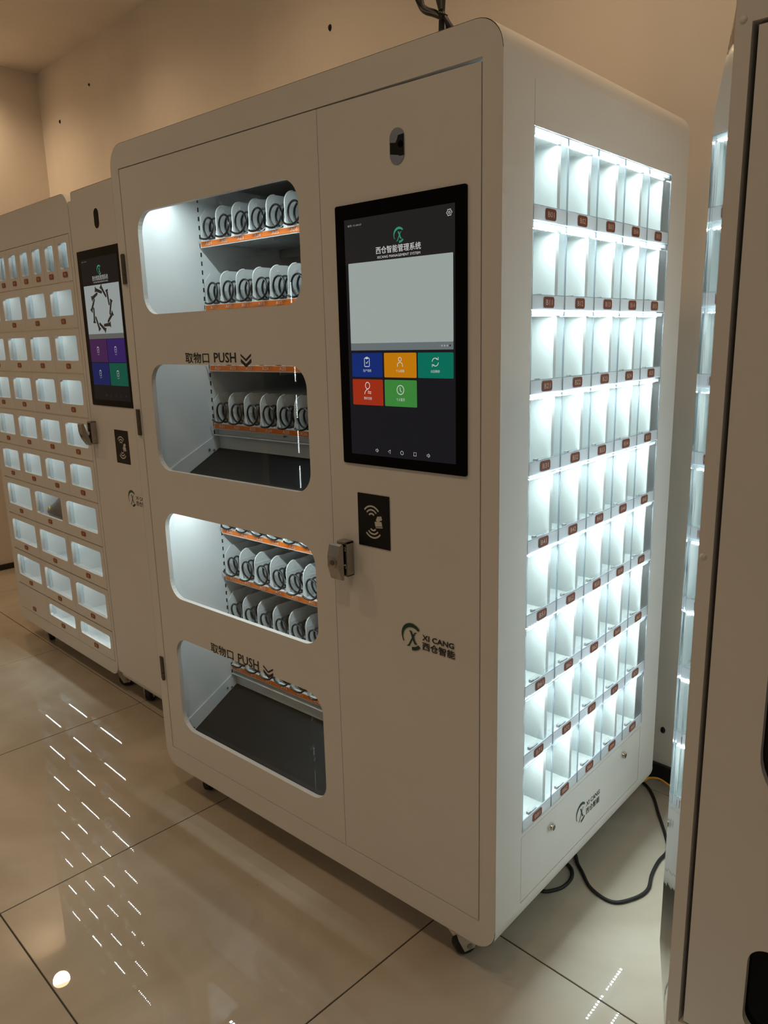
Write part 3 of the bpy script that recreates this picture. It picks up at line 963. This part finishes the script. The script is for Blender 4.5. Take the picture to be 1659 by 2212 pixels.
# --- side compartments: 5 columns x 9 rows
CW, CH = (GY1 - GY0) / 5, (GZ1 - GZ0) / 9
XF = W - 0.019                      # front edge of the compartment boxes
XBK = W - 0.36
def side_meshes():
    out = {}
    a0, a1, b0, b1 = 0.0, CW, 0.0, CH
    th = 0.0055
    SDL = lambda a, b, c: (-c, a, b)
    # lining: far wall, near wall, floor, roof, back (inward facing box open to the side)
    mb = MB()
    c0, c1 = 0.019, 0.36
    mb.add([SDL(th, th, c0), SDL(a1 - th, th, c0), SDL(a1 - th, th, c1), SDL(th, th, c1)], [(0, 1, 2, 3)])
    mb.add([SDL(th, b1 - th, c0), SDL(a1 - th, b1 - th, c0), SDL(a1 - th, b1 - th, c1), SDL(th, b1 - th, c1)], [(0, 1, 2, 3)])
    mb.add([SDL(th, th, c0), SDL(th, b1 - th, c0), SDL(th, b1 - th, c1), SDL(th, th, c1)], [(0, 1, 2, 3)])
    mb.add([SDL(a1 - th, th, c0), SDL(a1 - th, b1 - th, c0), SDL(a1 - th, b1 - th, c1), SDL(a1 - th, th, c1)], [(0, 1, 2, 3)])
    mb.add([SDL(th, th, c1), SDL(a1 - th, th, c1), SDL(a1 - th, b1 - th, c1), SDL(th, b1 - th, c1)], [(0, 1, 2, 3)])
    out['box'] = mb.mesh('compartment_box', M['box_b'], fix=False)
    mb = MB()
    mb.flat(rect(a0, a1, b0, b1), [rect(th, a1 - th, th, b1 - th)], c0, SDL)
    out['edge'] = mb.mesh('front_edge', M['edge_grey'], fix=False)
    # LED bar under the roof, right behind the front edge
    mb = MB()
    mb.box(0.004, CW - 0.004, b1 - 0.0100, b1 - 0.0015, 0.0030, 0.0185, lambda a, b, c: SDL(a, b, c))
    out['bar'] = mb.mesh('led_bar', M['acrylic_glow'])
    mb = MB()
    n = 9
    for k in range(n):
        yy = 0.010 + (k + 0.5) * (CW - 0.02) / n
        zz = b1 - 0.0104
        mb.add([SDL(yy - 0.0026, zz, 0.0115), SDL(yy + 0.0026, zz, 0.0115), SDL(yy + 0.0026, zz, 0.0167), SDL(yy - 0.0026, zz, 0.0167)], [(0, 1, 2, 3)])
    out['led'] = mb.mesh('led_chips', M['led_b'], fix=False)
    mb = MB()
    for (y0_, y1_, z0_, z1_) in ((0.0006, 0.0024, 0.0012, CH - 0.0012), (CW - 0.0024, CW - 0.0006, 0.0012, CH - 0.0012), (0.0024, CW - 0.0024, 0.0268, 0.0280), (0.0024, CW - 0.0024, CH - 0.0022, CH - 0.0012)):
        mb.box(y0_, y1_, z0_, z1_, -0.0004, 0.0012, lambda a, b, c: SDL(a, b, c))
    out['line'] = mb.mesh('door_edge', M['acrylic_line'])
    # clear door: front pane, side rims, frosted label band
    e = 0.0012
    band = 0.0275
    mb = MB()
    mb.flat(rect(e, a1 - e, band, b1 - e), [], 0.0, SDL)
    out['pane'] = mb.mesh('compartment_door', M['acrylic'], fix=False)
    mb = MB()
    q = 0.0028
    mb.box(e, e + q, e, b1 - e, 0.0002, 0.016, lambda a, b, c: SDL(a, b, c))
    mb.box(a1 - e - q, a1 - e, e, b1 - e, 0.0002, 0.016, lambda a, b, c: SDL(a, b, c))
    mb.box(e + q, a1 - e - q, b1 - e - q, b1 - e, 0.0002, 0.0060, lambda a, b, c: SDL(a, b, c))
    mb.box(e + q, a1 - e - q, band - 0.0012, band, 0.0022, 0.016, lambda a, b, c: SDL(a, b, c))
    out['rim'] = mb.mesh('door_rim', M['acrylic_edge'])
    mb = MB()
    mb.box(e, a1 - e, e, band, 0.0, 0.0022, lambda a, b, c: SDL(a, b, c))
    mb.box(e + q, a1 - e - q, e, e + 0.002, 0.0022, 0.017, lambda a, b, c: SDL(a, b, c))
    out['band'] = mb.mesh('label_band', M['acrylic_frost'])
    ly, lz = 0.0625, 0.0145
    mb = MB()
    mb.prism(rrect(ly - 0.0195, ly + 0.0195, lz - 0.0100, lz + 0.0100, 0.0052, 4), [], -0.0014, -0.0002, SDL)
    out['plate'] = mb.mesh('number_plate', M['tag_red'])
    mb = MB()
    mb.prism(rrect(ly - 0.0207, ly + 0.0207, lz - 0.0112, lz + 0.0112, 0.0060, 4), [], -0.0006, -0.0001, SDL)
    out['plate_rim'] = mb.mesh('plate_backing', M['acrylic_frost'])
    mb = MB()
    mb.box(ly - 0.026, ly - 0.018, band - 0.004, band + 0.0025, 0.005, 0.012, lambda a, b, c: SDL(a, b, c))
    mb.box(ly - 0.018, ly + 0.008, band - 0.004, band - 0.001, 0.006, 0.010, lambda a, b, c: SDL(a, b, c))
    out['latch'] = mb.mesh('latch', M['grey_steel'])
    return out
SM = side_meshes()
for r_ in range(9):
    for k in range(5):
        loc = (W, GY0 + k * CW, GZ1 - (r_ + 1) * CH)
        b = link('compartment_box', SM['box'], vm, loc)
        link('front_edge', SM['edge'], b)
        link('led_bar', SM['bar'], b)
        e = link('led_chips', SM['led'], b)
        e['kind'] = 'stuff'
        d = link('compartment_door', SM['pane'], vm, loc)
        link('door_rim', SM['rim'], d)
        link('door_edge', SM['line'], d)
        link('label_band', SM['band'], d)
        link('plate_backing', SM['plate_rim'], d)
        link('number_plate', SM['plate'], d)
        link('latch', SM['latch'], d)
        text('number_text', 'B%d%d' % (r_, k + 1), (0.0625 - 0.0115, 0.0625 + 0.0115, 0.0145 - 0.0048, 0.0145 + 0.0048), 0, lambda a, b_, c: (0.0016, a, b_), M['tag_txt'], d)
# access panel below
ap = MB().prism(rect(PY0 + 0.0018, PY1 - 0.0018, PZ0 + 0.0018, PZ1 - 0.0018), [], 0.0004, 0.0020, SD).build('access_panel', M['paint'], vm)
MB().box(PY0 - 0.01, PY1 + 0.01, PZ0 - 0.01, PZ1 + 0.008, 0.010, 0.012, lambda a, b, c: SD(a, b, c)).build('panel_recess', M['black'], vm)
for (yy, zz) in ((0.2268, 0.2796), (0.6089, 0.2859)):
    MB().lathe([(0.0105, 0.0004), (0.0105, -0.002), (0.0085, -0.0085), (0.0072, -0.009)], SD, 20, yy, zz).build('cam_lock', M['chrome'], ap, 40)
    MB().lathe([(0.0062, -0.0088), (0.0060, -0.0094), (0.003, -0.0094)], SD, 16, yy, zz).build('lock_core', M['dark_steel'], ap, 40)
emblem(ap, 0.3800, 0.2330, 0.0275, 0.0001, SD, M['print_g'])
text('brand_text', 'XI CANG', (0.4060, 0.4800, 0.2360, 0.2490), 0.0001, SD, M['print_k'], ap, 0.025)
text('brand_text', '西仓智能', (0.4060, 0.4800, 0.2130, 0.2310), 0.0001, SD, M['print_k'], ap, 0.02)

for (x, y, tn) in ((1.112, 0.052, 2.7), (0.112, 0.075, 0.5), (1.10, 0.74, 1.2), (0.12, 0.74, 0.3)):
    caster(vm, x, y, ZB, tn)

# ------------------------------------------------------------------ locker cabinet (left)
LC_LOC = EN * 0.19
LX0, LX1 = -1.757, -0.716
lz0, lz1 = 0.085, 1.900
lk = thing('locker_cabinet', 'white locker cabinet with rows of lit windows and orange number tags at the left', 'locker', LC_LOC, RA)
LD = 0.72
shell(LX0, LX1, lz0, lz1, 0.055, 0.0, LD).build('casing', M['paint'], lk, 30)
KX0, KX1 = -1.7200, -0.7350
KZ1, KZ0 = 1.7672, 0.1436
ROWZ = [1.7672, 1.6042, 1.4416, 1.2782, 1.1151, 0.9536, 0.7924, 0.6194, 0.4448, 0.2717, 0.1436]
NCOL = [8, 4, 4, 4, 4, 4, 3, 3, 3, 3]
MB().prism(rrect(LX0 + 0.0008, LX1 - 0.0008, lz0 + 0.0008, lz1 - 0.0008, 0.0545, 8), [rect(KX0, KX1, KZ0, KZ1)], 0.0, 0.02, FR).build('front_frame', M['paint'], lk, 30)
MB().prism(rrect(LX0 + 0.001, LX1 - 0.001, lz0 + 0.001, lz1 - 0.001, 0.055, 8), [], LD - 0.002, LD, FR).build('back_panel', M['paint'], lk)
_c = {}
def locker_kind(wd, ht, solid):
    key = (round(wd, 4), round(ht, 4), solid)
    if key in _c:
        return _c[key]
    out = {}
    g2 = 0.0009
    gz = 0.0030
    # window: margins as measured, number tag strip below
    mgx = 0.0255 if wd < 0.2 else 0.0275
    top, bot = (0.0255, 0.047)
    holes = [] if solid else [rrect(mgx, wd - mgx, bot, ht - top, 0.009, 5)]
    mb = MB()
    mb.prism(rect(g2, wd - g2, gz, ht - gz), holes, -0.001, 0.011, FR)
    out['door'] = mb.mesh('compartment_door', M['paint'])
    if not solid:
        mb = MB()
        mb.prism(rrect(mgx - 0.006, wd - mgx + 0.006, bot - 0.006, ht - top + 0.006, 0.010, 4), [], 0.0115, 0.0118, FR)
        out['pane'] = mb.mesh('window_pane', M['acrylic'])
        # clear tray rim behind the window on the far side
        mb = MB()
        mb.box(mgx - 0.004, mgx + 0.000, 0.013, 0.027, bot - 0.004, ht - top + 0.004)
        out['rim'] = mb.mesh('window_rim', M['acrylic_rim'])
    cx = wd / 2 + 0.002
    mb = MB()
    mb.prism(rrect(cx - 0.0185, cx + 0.0185, 0.0175, 0.0365, 0.006, 4), [], -0.0030, -0.0011, FR)
    out['plate'] = mb.mesh('number_plate', M['tag_or'])
    th = 0.004
    y0, y1 = 0.020, 0.40
    mb = MB()
    def q(*p):
        mb.add(p, [(0, 1, 2, 3)])
    q((th, y0, th), (wd - th, y0, th), (wd - th, y1, th), (th, y1, th))
    q((th, y0, ht - th), (wd - th, y0, ht - th), (wd - th, y1, ht - th), (th, y1, ht - th))
    q((th, y0, th), (th, y0, ht - th), (th, y1, ht - th), (th, y1, th))
    q((wd - th, y0, th), (wd - th, y0, ht - th), (wd - th, y1, ht - th), (wd - th, y1, th))
    q((th, y1, th), (wd - th, y1, th), (wd - th, y1, ht - th), (th, y1, ht - th))
    out['box'] = mb.mesh('compartment_box', M['box_w'], fix=False)
    mb = MB()
    mb.flat(rect(0, wd, 0, ht), [rect(th, wd - th, th, ht - th)], y0, FR)
    out['edge'] = mb.mesh('front_edge', M['edge_grey'], fix=False)
    if not solid:
        mb = MB()
        n = max(4, int((wd - 0.06) / 0.0118))
        zz = ht - th - 0.003
        for k in range(n):
            xx = 0.03 + (k + 0.5) * (wd - 0.06) / n
            mb.add([(xx - 0.0024, 0.028, zz), (xx + 0.0024, 0.028, zz), (xx + 0.0024, 0.0328, zz), (xx - 0.0024, 0.0328, zz)], [(0, 1, 2, 3)])
        out['led'] = mb.mesh('led_chips', M['led_l'], fix=False)
        mb = MB()
        mb.box(0.025, wd - 0.025, 0.024, 0.036, ht - th - 0.0026, ht - th)
        out['bar'] = mb.mesh('led_bar', M['plastic_w'])
    _c[key] = out
    return out
for r_ in range(10):
    MB().box(KX0 + 0.001, KX1 - 0.001, 0.004, 0.007, ROWZ[r_] - 0.0045, ROWZ[r_] + (0.0045 if r_ else -0.0005)).build('row_trim', M['chrome'], lk)
num = 0
for r_ in range(10):
    nc = NCOL[r_]
    z1_, z0_ = ROWZ[r_], ROWZ[r_ + 1]
    cw = (KX1 - KX0) / nc
    for k in range(nc):
        num += 1
        solid = (r_ == 9 and k == 0)
        K = locker_kind(cw, z1_ - z0_, solid)
        loc = (KX0 + k * cw, 0, z0_)
        b = link('compartment_box', K['box'], lk, loc)
        link('front_edge', K['edge'], b)
        if not solid:
            link('led_bar', K['bar'], b)
            e = link('led_chips', K['led'], b)
            e['kind'] = 'stuff'
        d = link('compartment_door', K['door'], lk, loc)
        if not solid:
            link('window_pane', K['pane'], d)
            link('window_rim', K['rim'], d)
        link('number_plate', K['plate'], d)
        cx = cw / 2 + 0.002
        text('number_text', '%02d' % num, (cx - 0.0075, cx + 0.0075, 0.0225, 0.0315), -0.0032, FR, M['tag_txt'], d)
for (x, y, tn) in ((-1.55, 0.06, 1.2), (-0.80, 0.07, 2.5), (-1.60, 0.64, 0.4), (-0.80, 0.64, 0.8)):
    caster(lk, x, y, lz0, tn)

# ------------------------------------------------------------------ control cabinet beside it
QX0, QX1 = -0.7120, -0.3120
ct = thing('control_cabinet', 'narrow white cabinet with a touchscreen showing screws, between lockers and the big machine', 'kiosk', LC_LOC, RA)
shell(QX0, QX1, lz0 + 0.006, 1.899, 0.012, 0.011, LD).build('casing', M['paint'], ct, 30)
MB().prism(rrect(QX0 + 0.0008, QX1 - 0.0008, lz0 + 0.0068, 1.8982, 0.0115, 4), [], 0.012, 0.02, FR).build('front_frame', M['paint'], ct, 30)
MB().prism(rrect(QX0 + 0.001, QX1 - 0.001, lz0 + 0.007, 1.898, 0.012, 4), [], LD - 0.002, LD, FR).build('back_panel', M['paint'], ct)
MB().prism(rect(QX0 + 0.0006, QX1 - 0.001, 0.115, 1.8665), [], -0.0005, 0.012, FR).build('front_door', M['paint'], ct)
touchscreen(ct, -0.6800, -0.3590, 1.1690, 1.6965, False)
camera_window(ct, -0.5070, 1.7885, True)
card_reader(ct, -0.5370, -0.4350, 0.9700, 1.0880)
lock_handle(ct, -0.7060, 1.0260, 1.1090, 0.28)
brand(ct, -0.4800, 0.8490)
for (x, y, tn) in ((-0.60, 0.07, 0.6), (-0.42, 0.62, 1.1), (-0.60, 0.62, 2.0)):
    caster(ct, x, y, lz0 + 0.006, tn)

# things kept in the lockers
cw3 = (KX1 - KX0) / 3
shoe_o = LC_LOC + E1 * (KX0 + cw3 + 0.123) + EN * 0.082
shoe = thing('work_shoe', 'dark grey leather work shoe with a yellow badge inside a locker compartment', 'shoe', (shoe_o.x, shoe_o.y, ROWZ[7] + 0.0045), RA)
shoe.scale = (1.08, 1.0, 1.12)
mb = MB()
secs = [(-0.105, 0.018, 0.030, 0.012), (-0.098, 0.036, 0.048, 0.014), (-0.075, 0.046, 0.066, 0.014), (-0.045, 0.048, 0.078, 0.014), (-0.015, 0.046, 0.096, 0.014), (0.01, 0.043, 0.118, 0.014), (0.03, 0.042, 0.132, 0.014), (0.06, 0.042, 0.136, 0.014), (0.09, 0.040, 0.134, 0.014), (0.11, 0.034, 0.128, 0.014), (0.122, 0.018, 0.115, 0.014)]
n = 16
vv = []
for (x, hw, hz, zb_) in secs:
    for k in range(n):
        a = 2 * PI * k / n
        ca, sa = math.cos(a), math.sin(a)
        zz = zb_ + (hz - zb_) * (0.5 + 0.5 * sa)
        pw = hw * (abs(ca) ** 0.7) * (1 if ca > 0 else -1)
        taper = 1.0 - 0.35 * max(0, sa) * (1 if x > -0.02 else 0.6)
        vv.append((x, pw * taper, zz))
ff = []
for i in range(len(secs) - 1):
    for k in range(n):
        k2 = (k + 1) % n
        ff.append((i * n + k, i * n + k2, (i + 1) * n + k2, (i + 1) * n + k))
ff.append(tuple(range(n)))
ff.append(tuple((len(secs) - 1) * n + k for k in range(n)))
o = MB().add(vv, ff).build('upper', M['leather'], shoe, 80)
sub = o.modifiers.new('smooth', 'SUBSURF'); sub.levels = 1; sub.render_levels = 2
sol = [(-0.108, 0.0)] + [(-0.100, 0.030), (-0.07, 0.047), (-0.02, 0.049), (0.05, 0.045), (0.10, 0.042), (0.124, 0.022)]
pts = [(a, b) for a, b in sol] + [(a, -b) for a, b in reversed(sol[1:])]
bevel(MB().prism(pts, [], 0.0, 0.020, lambda a, b, c: (a, b, c)).build('sole', M['rubber'], shoe), 0.004, 2)
mb = MB()
for k in range(4):
    x = -0.035 + 0.017 * k
    z = 0.084 + 0.0105 * k
    mb.tube([(x, -0.022, z - 0.012), (x + 0.003, -0.010, z), (x + 0.003, 0.010, z), (x, 0.022, z - 0.012)], 0.0032, 6)
mb.build('laces', M['black'], shoe, 60)
MB().lathe([(0.035, 0.130), (0.040, 0.136), (0.034, 0.140), (0.030, 0.134)], lambda a, b, c: (0.075 + a * 1.1, b * 0.9, c), 20).build('collar', M['leather'], shoe, 60)
MB().lathe([(0.0085, -0.0415), (0.0075, -0.0465), (0.004, -0.047)], FR, 12, -0.052, 0.052).build('badge', M['yellow_tag'], shoe, 40)

cw4 = (KX1 - KX0) / 4
bag_o = LC_LOC + E1 * (KX0 + cw4 * 0.34) + EN * 0.085
def crumple(name, rx, ry, rz, seed, mat, parent, loc):
    bm = bmesh.new()
    bmesh.ops.create_icosphere(bm, subdivisions=3, radius=1)
    rnd = random.Random(seed)
    ph = [rnd.uniform(0, 6.28) for _ in range(6)]
    for v in bm.verts:
        c = v.co
        k = 1 + 0.16 * math.sin(5 * c.x + ph[0]) * math.sin(4 * c.y + ph[1]) + 0.12 * math.sin(9 * c.z + ph[2]) * math.sin(8 * c.x + ph[3]) + 0.05 * math.sin(17 * c.y + ph[4])
        v.co = Vector((c.x * rx * k, c.y * ry * k, max(-rz * 0.92, c.z * rz * k)))
    me = bpy.data.meshes.new(name)
    bm.to_mesh(me)
    bm.free()
    me.materials.append(mat)
    return link(name, me, parent, loc)
bag = crumple('crumpled_paper', 0.036, 0.036, 0.046, 3, M['paper'], None, (bag_o.x, bag_o.y, ROWZ[5] + 0.0045 + 0.0425))
tag(bag, 'crumpled off-white paper lying in a locker compartment at the picture edge', 'paper')

# ------------------------------------------------------------------ cabinet at the right
rc = thing('side_cabinet', 'tall white cabinet cut off by the right edge, with mirror-bright corner strip and dark windows', 'cabinet')
RX0, RX1, RY, RDEP = 1.572, 2.62, 0.05, 0.74
rz0, rz1 = 0.070, 1.860
# wrapped bright corner: front outline lofted to a wider outline behind
fr_l = [(rz0, 0.0), (0.09, 0.0), (0.25, 0.0), (1.69, 0.0), (1.82, 0.0), (rz1, 0.0)]
cut = lambda z: 0.033 if 0.25 <= z <= 1.69 else (0.033 * max(0.0, 1 - ((0.25 - z) / 0.16)) if z < 0.25 else 0.033 * max(0.0, 1 - (z - 1.69) / 0.125))
mb = MB()
zs = [rz0 + 0.001, 0.09, 0.13, 0.17, 0.21, 0.25] + [0.25 + 1.44 * k / 12 for k in range(1, 13)] + [1.72, 1.75, 1.78, 1.815, rz1 - 0.001]
ns = 7
rows = []
for z in zs:
    cx = max(0.0006, cut(z))
    row = []
    for k in range(ns):
        f_ = k / (ns - 1)
        bulge = 0.00025 * math.sin(PI * f_)
        row.append((RX0 - cx * f_ - bulge * 0.7, RY + 0.0355 * f_ * (cx / 0.033 if cx > 0.001 else 0.02) - bulge * 0.7, z))
    rows.append(row)
vv = [q for r in rows for q in r]
ff = [(i * ns + k, i * ns + k + 1, (i + 1) * ns + k + 1, (i + 1) * ns + k) for i in range(len(zs) - 1) for k in range(ns - 1)]
mb.add(vv, ff)
mb.build('corner_strip', M['film'], rc, 60, fix=False)
# casing: left side wall follows the strip's rear edge
mb = MB()
vv = [r[-1] for r in rows] + [(r[-1][0], RDEP, r[-1][2]) for r in rows]
n = len(rows)
mb.add(vv, [(i, i + 1, n + i + 1, n + i) for i in range(n - 1)])
mb.box(RX0, RX1, RY + 0.004, RDEP, rz1 - 0.002, rz1)
mb.box(RX0, RX1, RY + 0.004, RDEP, rz0, rz0 + 0.002)
mb.box(RX0, RX1, RDEP - 0.002, RDEP, rz0, rz1)
mb.box(RX1 - 0.002, RX1, RY + 0.004, RDEP, rz0, rz1)
mb.build('casing', M['paint'], rc, 30, fix=False)
ox0, ox1, oz0, oz1 = 1.5945, 2.59, 0.132, 1.790
MB().prism(rect(RX0, RX1, rz0, rz1), [rect(ox0, ox1, oz0, oz1)], RY, RY + 0.03, FR).build('front_frame', M['paint'], rc)
MB().box(ox0 - 0.01, ox1 + 0.01, RY + 0.030, RY + 0.033, oz0 - 0.01, oz1 + 0.01).build('door_recess', M['black'], rc)
wins = [rrect(1.690, 2.45, 0.615, 1.62, 0.10, 10), rrect(1.700, 2.45, 0.185, 0.362, 0.035, 8)]
rd = MB().prism(rect(ox0 + 0.0085, ox1 - 0.004, oz0 + 0.006, oz1 - 0.006), wins, RY + 0.002, RY + 0.016, FR).build('cabinet_door', M['paint'], rc)
MB().prism(rrect(1.68, 2.46, 0.605, 1.63, 0.10, 8), [rrect(1.700, 2.440, 0.625, 1.610, 0.090, 8)], RY + 0.0165, RY + 0.019, FR).build('window_border', M['black'], rd)
MB().prism(rrect(1.68, 2.46, 0.605, 1.63, 0.10, 8), [], RY + 0.0195, RY + 0.022, FR).build('window_pane', M['purple_glass'], rd)
MB().prism(rrect(1.69, 2.46, 0.175, 0.372, 0.04, 6), [], RY + 0.017, RY + 0.020, FR).build('window_pane', M['black_glass'], rd)
for (x, z) in ((1.5825, 1.795), (1.580, 1.0255), (1.5815, 0.118)):
    MB().lathe([(0.0055, RY), (0.005, RY - 0.0016), (0.003, RY - 0.0026)], FR, 16, x, z).build('rivet', M['paint'], rc, 50)
for (x, y, tn) in ((1.70, 0.13, 0.5), (2.50, 0.13, 0.9), (1.70, 0.66, 0.2), (2.50, 0.66, 0.7)):
    caster(rc, x, y, rz0, tn)

# ------------------------------------------------------------------ cables
def spline(pts, n=8):
    out = []
    P = [Vector(q) for q in pts]
    for i in range(len(P) - 1):
        a, b = P[max(i - 1, 0)], P[i]
        c, d = P[i + 1], P[min(i + 2, len(P) - 1)]
        for k in range(n):
            t = k / n
            out.append(0.5 * ((2 * b) + (c - a) * t + (2 * a - 5 * b + 4 * c - d) * t * t + (3 * b - a - 3 * c + d) * t ** 3))
    out.append(P[-1])
    return out
r = 0.0045
pts = [(1.02, 0.27, r), (1.08, 0.295, r), (1.1481, 0.328, r), (1.1665, 0.3405, r), (1.1856, 0.3746, r), (1.1874, 0.4186, r), (1.168, 0.453, r), (1.13, 0.465, r), (1.08, 0.455, r), (1.02, 0.43, r)]
o = MB().tube(spline(pts), r, 10).build('power_cord', M['rubber'], None, 60)
tag(o, 'short black power cord curving out from under the big machine and back', 'cable')
pts = [(1.04, 0.60, r), (1.10, 0.560, r), (1.151, 0.510, r), (1.172, 0.482, r), (1.1997, 0.4561, r), (1.236, 0.4213, r), (1.2738, 0.4061, r), (1.3036, 0.4056, r), (1.3247, 0.423, r), (1.3484, 0.4677, r), (1.3543, 0.5085, r), (1.3411, 0.5616, r), (1.334, 0.6229, r), (1.3348, 0.6821, r), (1.3045, 0.7436, r), (1.252, 0.8266, r), (1.2042, 0.9026, r), (1.1569, 0.9485, r), (1.09, 0.965, r), (1.0, 0.95, r)]
o = MB().tube(spline(pts), r, 10).build('power_cord', M['rubber'], None, 60)
tag(o, 'long black power cord looping over the floor between the big machine and the right cabinet', 'cable')
r2 = 0.0032
pts = [(1.02, 0.86, r2), (1.09, 0.878, 0.012), (1.1603, 0.9123, 0.030), (1.1738, 0.939, 0.034), (1.1988, 0.9553, 0.034), (1.2317, 0.9509, 0.028), (1.30, 0.93, 0.014), (1.38, 0.90, r2), (1.46, 0.88, r2)]
o = MB().tube(spline(pts), r2, 10).build('network_cable', M['yellow'], None, 60)
tag(o, 'thin yellow network cable arching over the floor behind the big machine', 'cable')
# bundle hanging from the ceiling onto the machine top
cb = thing('cable_bundle', 'bundle of black cables hanging down behind the top of the big machine', 'cable bundle', (0.73, 0.50, 1.8905))
def cab(pts, rr=0.0042):
    MB().tube(spline(pts, 6), rr, 8).build('cable', M['rubber'], cb, 60)
zt = ZC - 1.8905
cab([(0.000, 0.01, zt), (0.003, 0.0, 0.60), (0.001, 0, 0.32), (-0.002, 0, 0.26), (-0.007, 0, 0.12), (-0.003, 0, 0.006)], 0.0075)
cab([(-0.022, 0.02, zt), (-0.022, 0.01, 0.60), (-0.014, 0, 0.32), (-0.004, 0, 0.265), (0.020, 0, 0.225), (0.06, 0.02, 0.16), (0.09, 0.04, 0.006)], 0.006)
cab([(-0.034, 0.02, zt), (-0.036, 0.01, 0.58), (-0.022, 0, 0.34), (-0.004, 0.006, 0.262), (0.012, 0, 0.225), (0.03, 0.0, 0.10), (0.05, 0.02, 0.006)], 0.0035)
cab([(0.004, 0.004, 0.240), (-0.020, 0.0, 0.262), (-0.050, 0, 0.278), (-0.072, 0, 0.302), (-0.080, 0, 0.340), (-0.070, 0, 0.40), (-0.045, 0, 0.425), (-0.036, 0, 0.39), (-0.026, 0, 0.33), (-0.008, -0.004, 0.275), (0.004, -0.004, 0.245)], 0.0050)
cab([(0.002, -0.006, 0.244), (-0.022, -0.006, 0.258), (-0.046, -0.006, 0.272), (-0.063, 0, 0.296), (-0.068, 0, 0.35), (-0.058, 0, 0.41), (-0.034, 0, 0.41), (-0.022, 0, 0.35), (-0.006, -0.006, 0.28), (0.002, -0.006, 0.24)], 0.0046)
cab([(0.004, -0.010, 0.240), (-0.020, -0.010, 0.253), (-0.048, -0.008, 0.267), (-0.070, 0, 0.288), (-0.085, 0, 0.33), (-0.080, 0, 0.42), (-0.05, 0, 0.45), (-0.03, 0, 0.43), (-0.012, 0, 0.36), (0.002, -0.008, 0.26)], 0.0046)
MB().tube([(-0.004, 0.014, 0.252), (0.012, 0, 0.246), (0.004, -0.016, 0.250), (-0.012, 0, 0.262), (-0.004, 0.014, 0.252)], 0.003, 6).build('cable_tie', M['black'], cb, 60)

# ------------------------------------------------------------------ cabinet opposite (stands behind the viewpoint, mirrored in the window glass)
oc = thing('display_cabinet', 'white display cabinet standing opposite, mirrored in the window glass as a broken line of lights', 'cabinet', (-1.42, -2.02, 0))
bevel(MB().box(-0.30, 0.30, -0.20, 0.20, 0.08, 1.86).build('body', M['paint'], oc), 0.02, 3)
MB().box(-0.22, 0.22, 0.2001, 0.2011, 0.46, 1.74).build('dark_front', M['black_glass'], oc)
for k in range(6):
    z0 = 0.52 + 0.2085 * k
    MB().box(0.060, 0.078, 0.2012, 0.206, z0 - 0.004, z0 + 0.139).build('led_holder', M['plastic_w'], oc)
    mb = MB()
    for q in range(14):
        zz = z0 + 0.135 * (q + 0.5) / 14
        mb.add([(0.0645, 0.2064, zz - 0.0035), (0.0735, 0.2064, zz - 0.0035), (0.0735, 0.2064, zz + 0.0035), (0.0645, 0.2064, zz + 0.0035)], [(0, 1, 2, 3)])
    e = mb.build('led_chips', M['led_o'], oc, fix=False)
    e['kind'] = 'stuff'
for (x, y) in ((-0.24, -0.14), (0.24, -0.14), (-0.24, 0.12), (0.24, 0.12)):
    caster(oc, x, y, 0.08, 0.4)
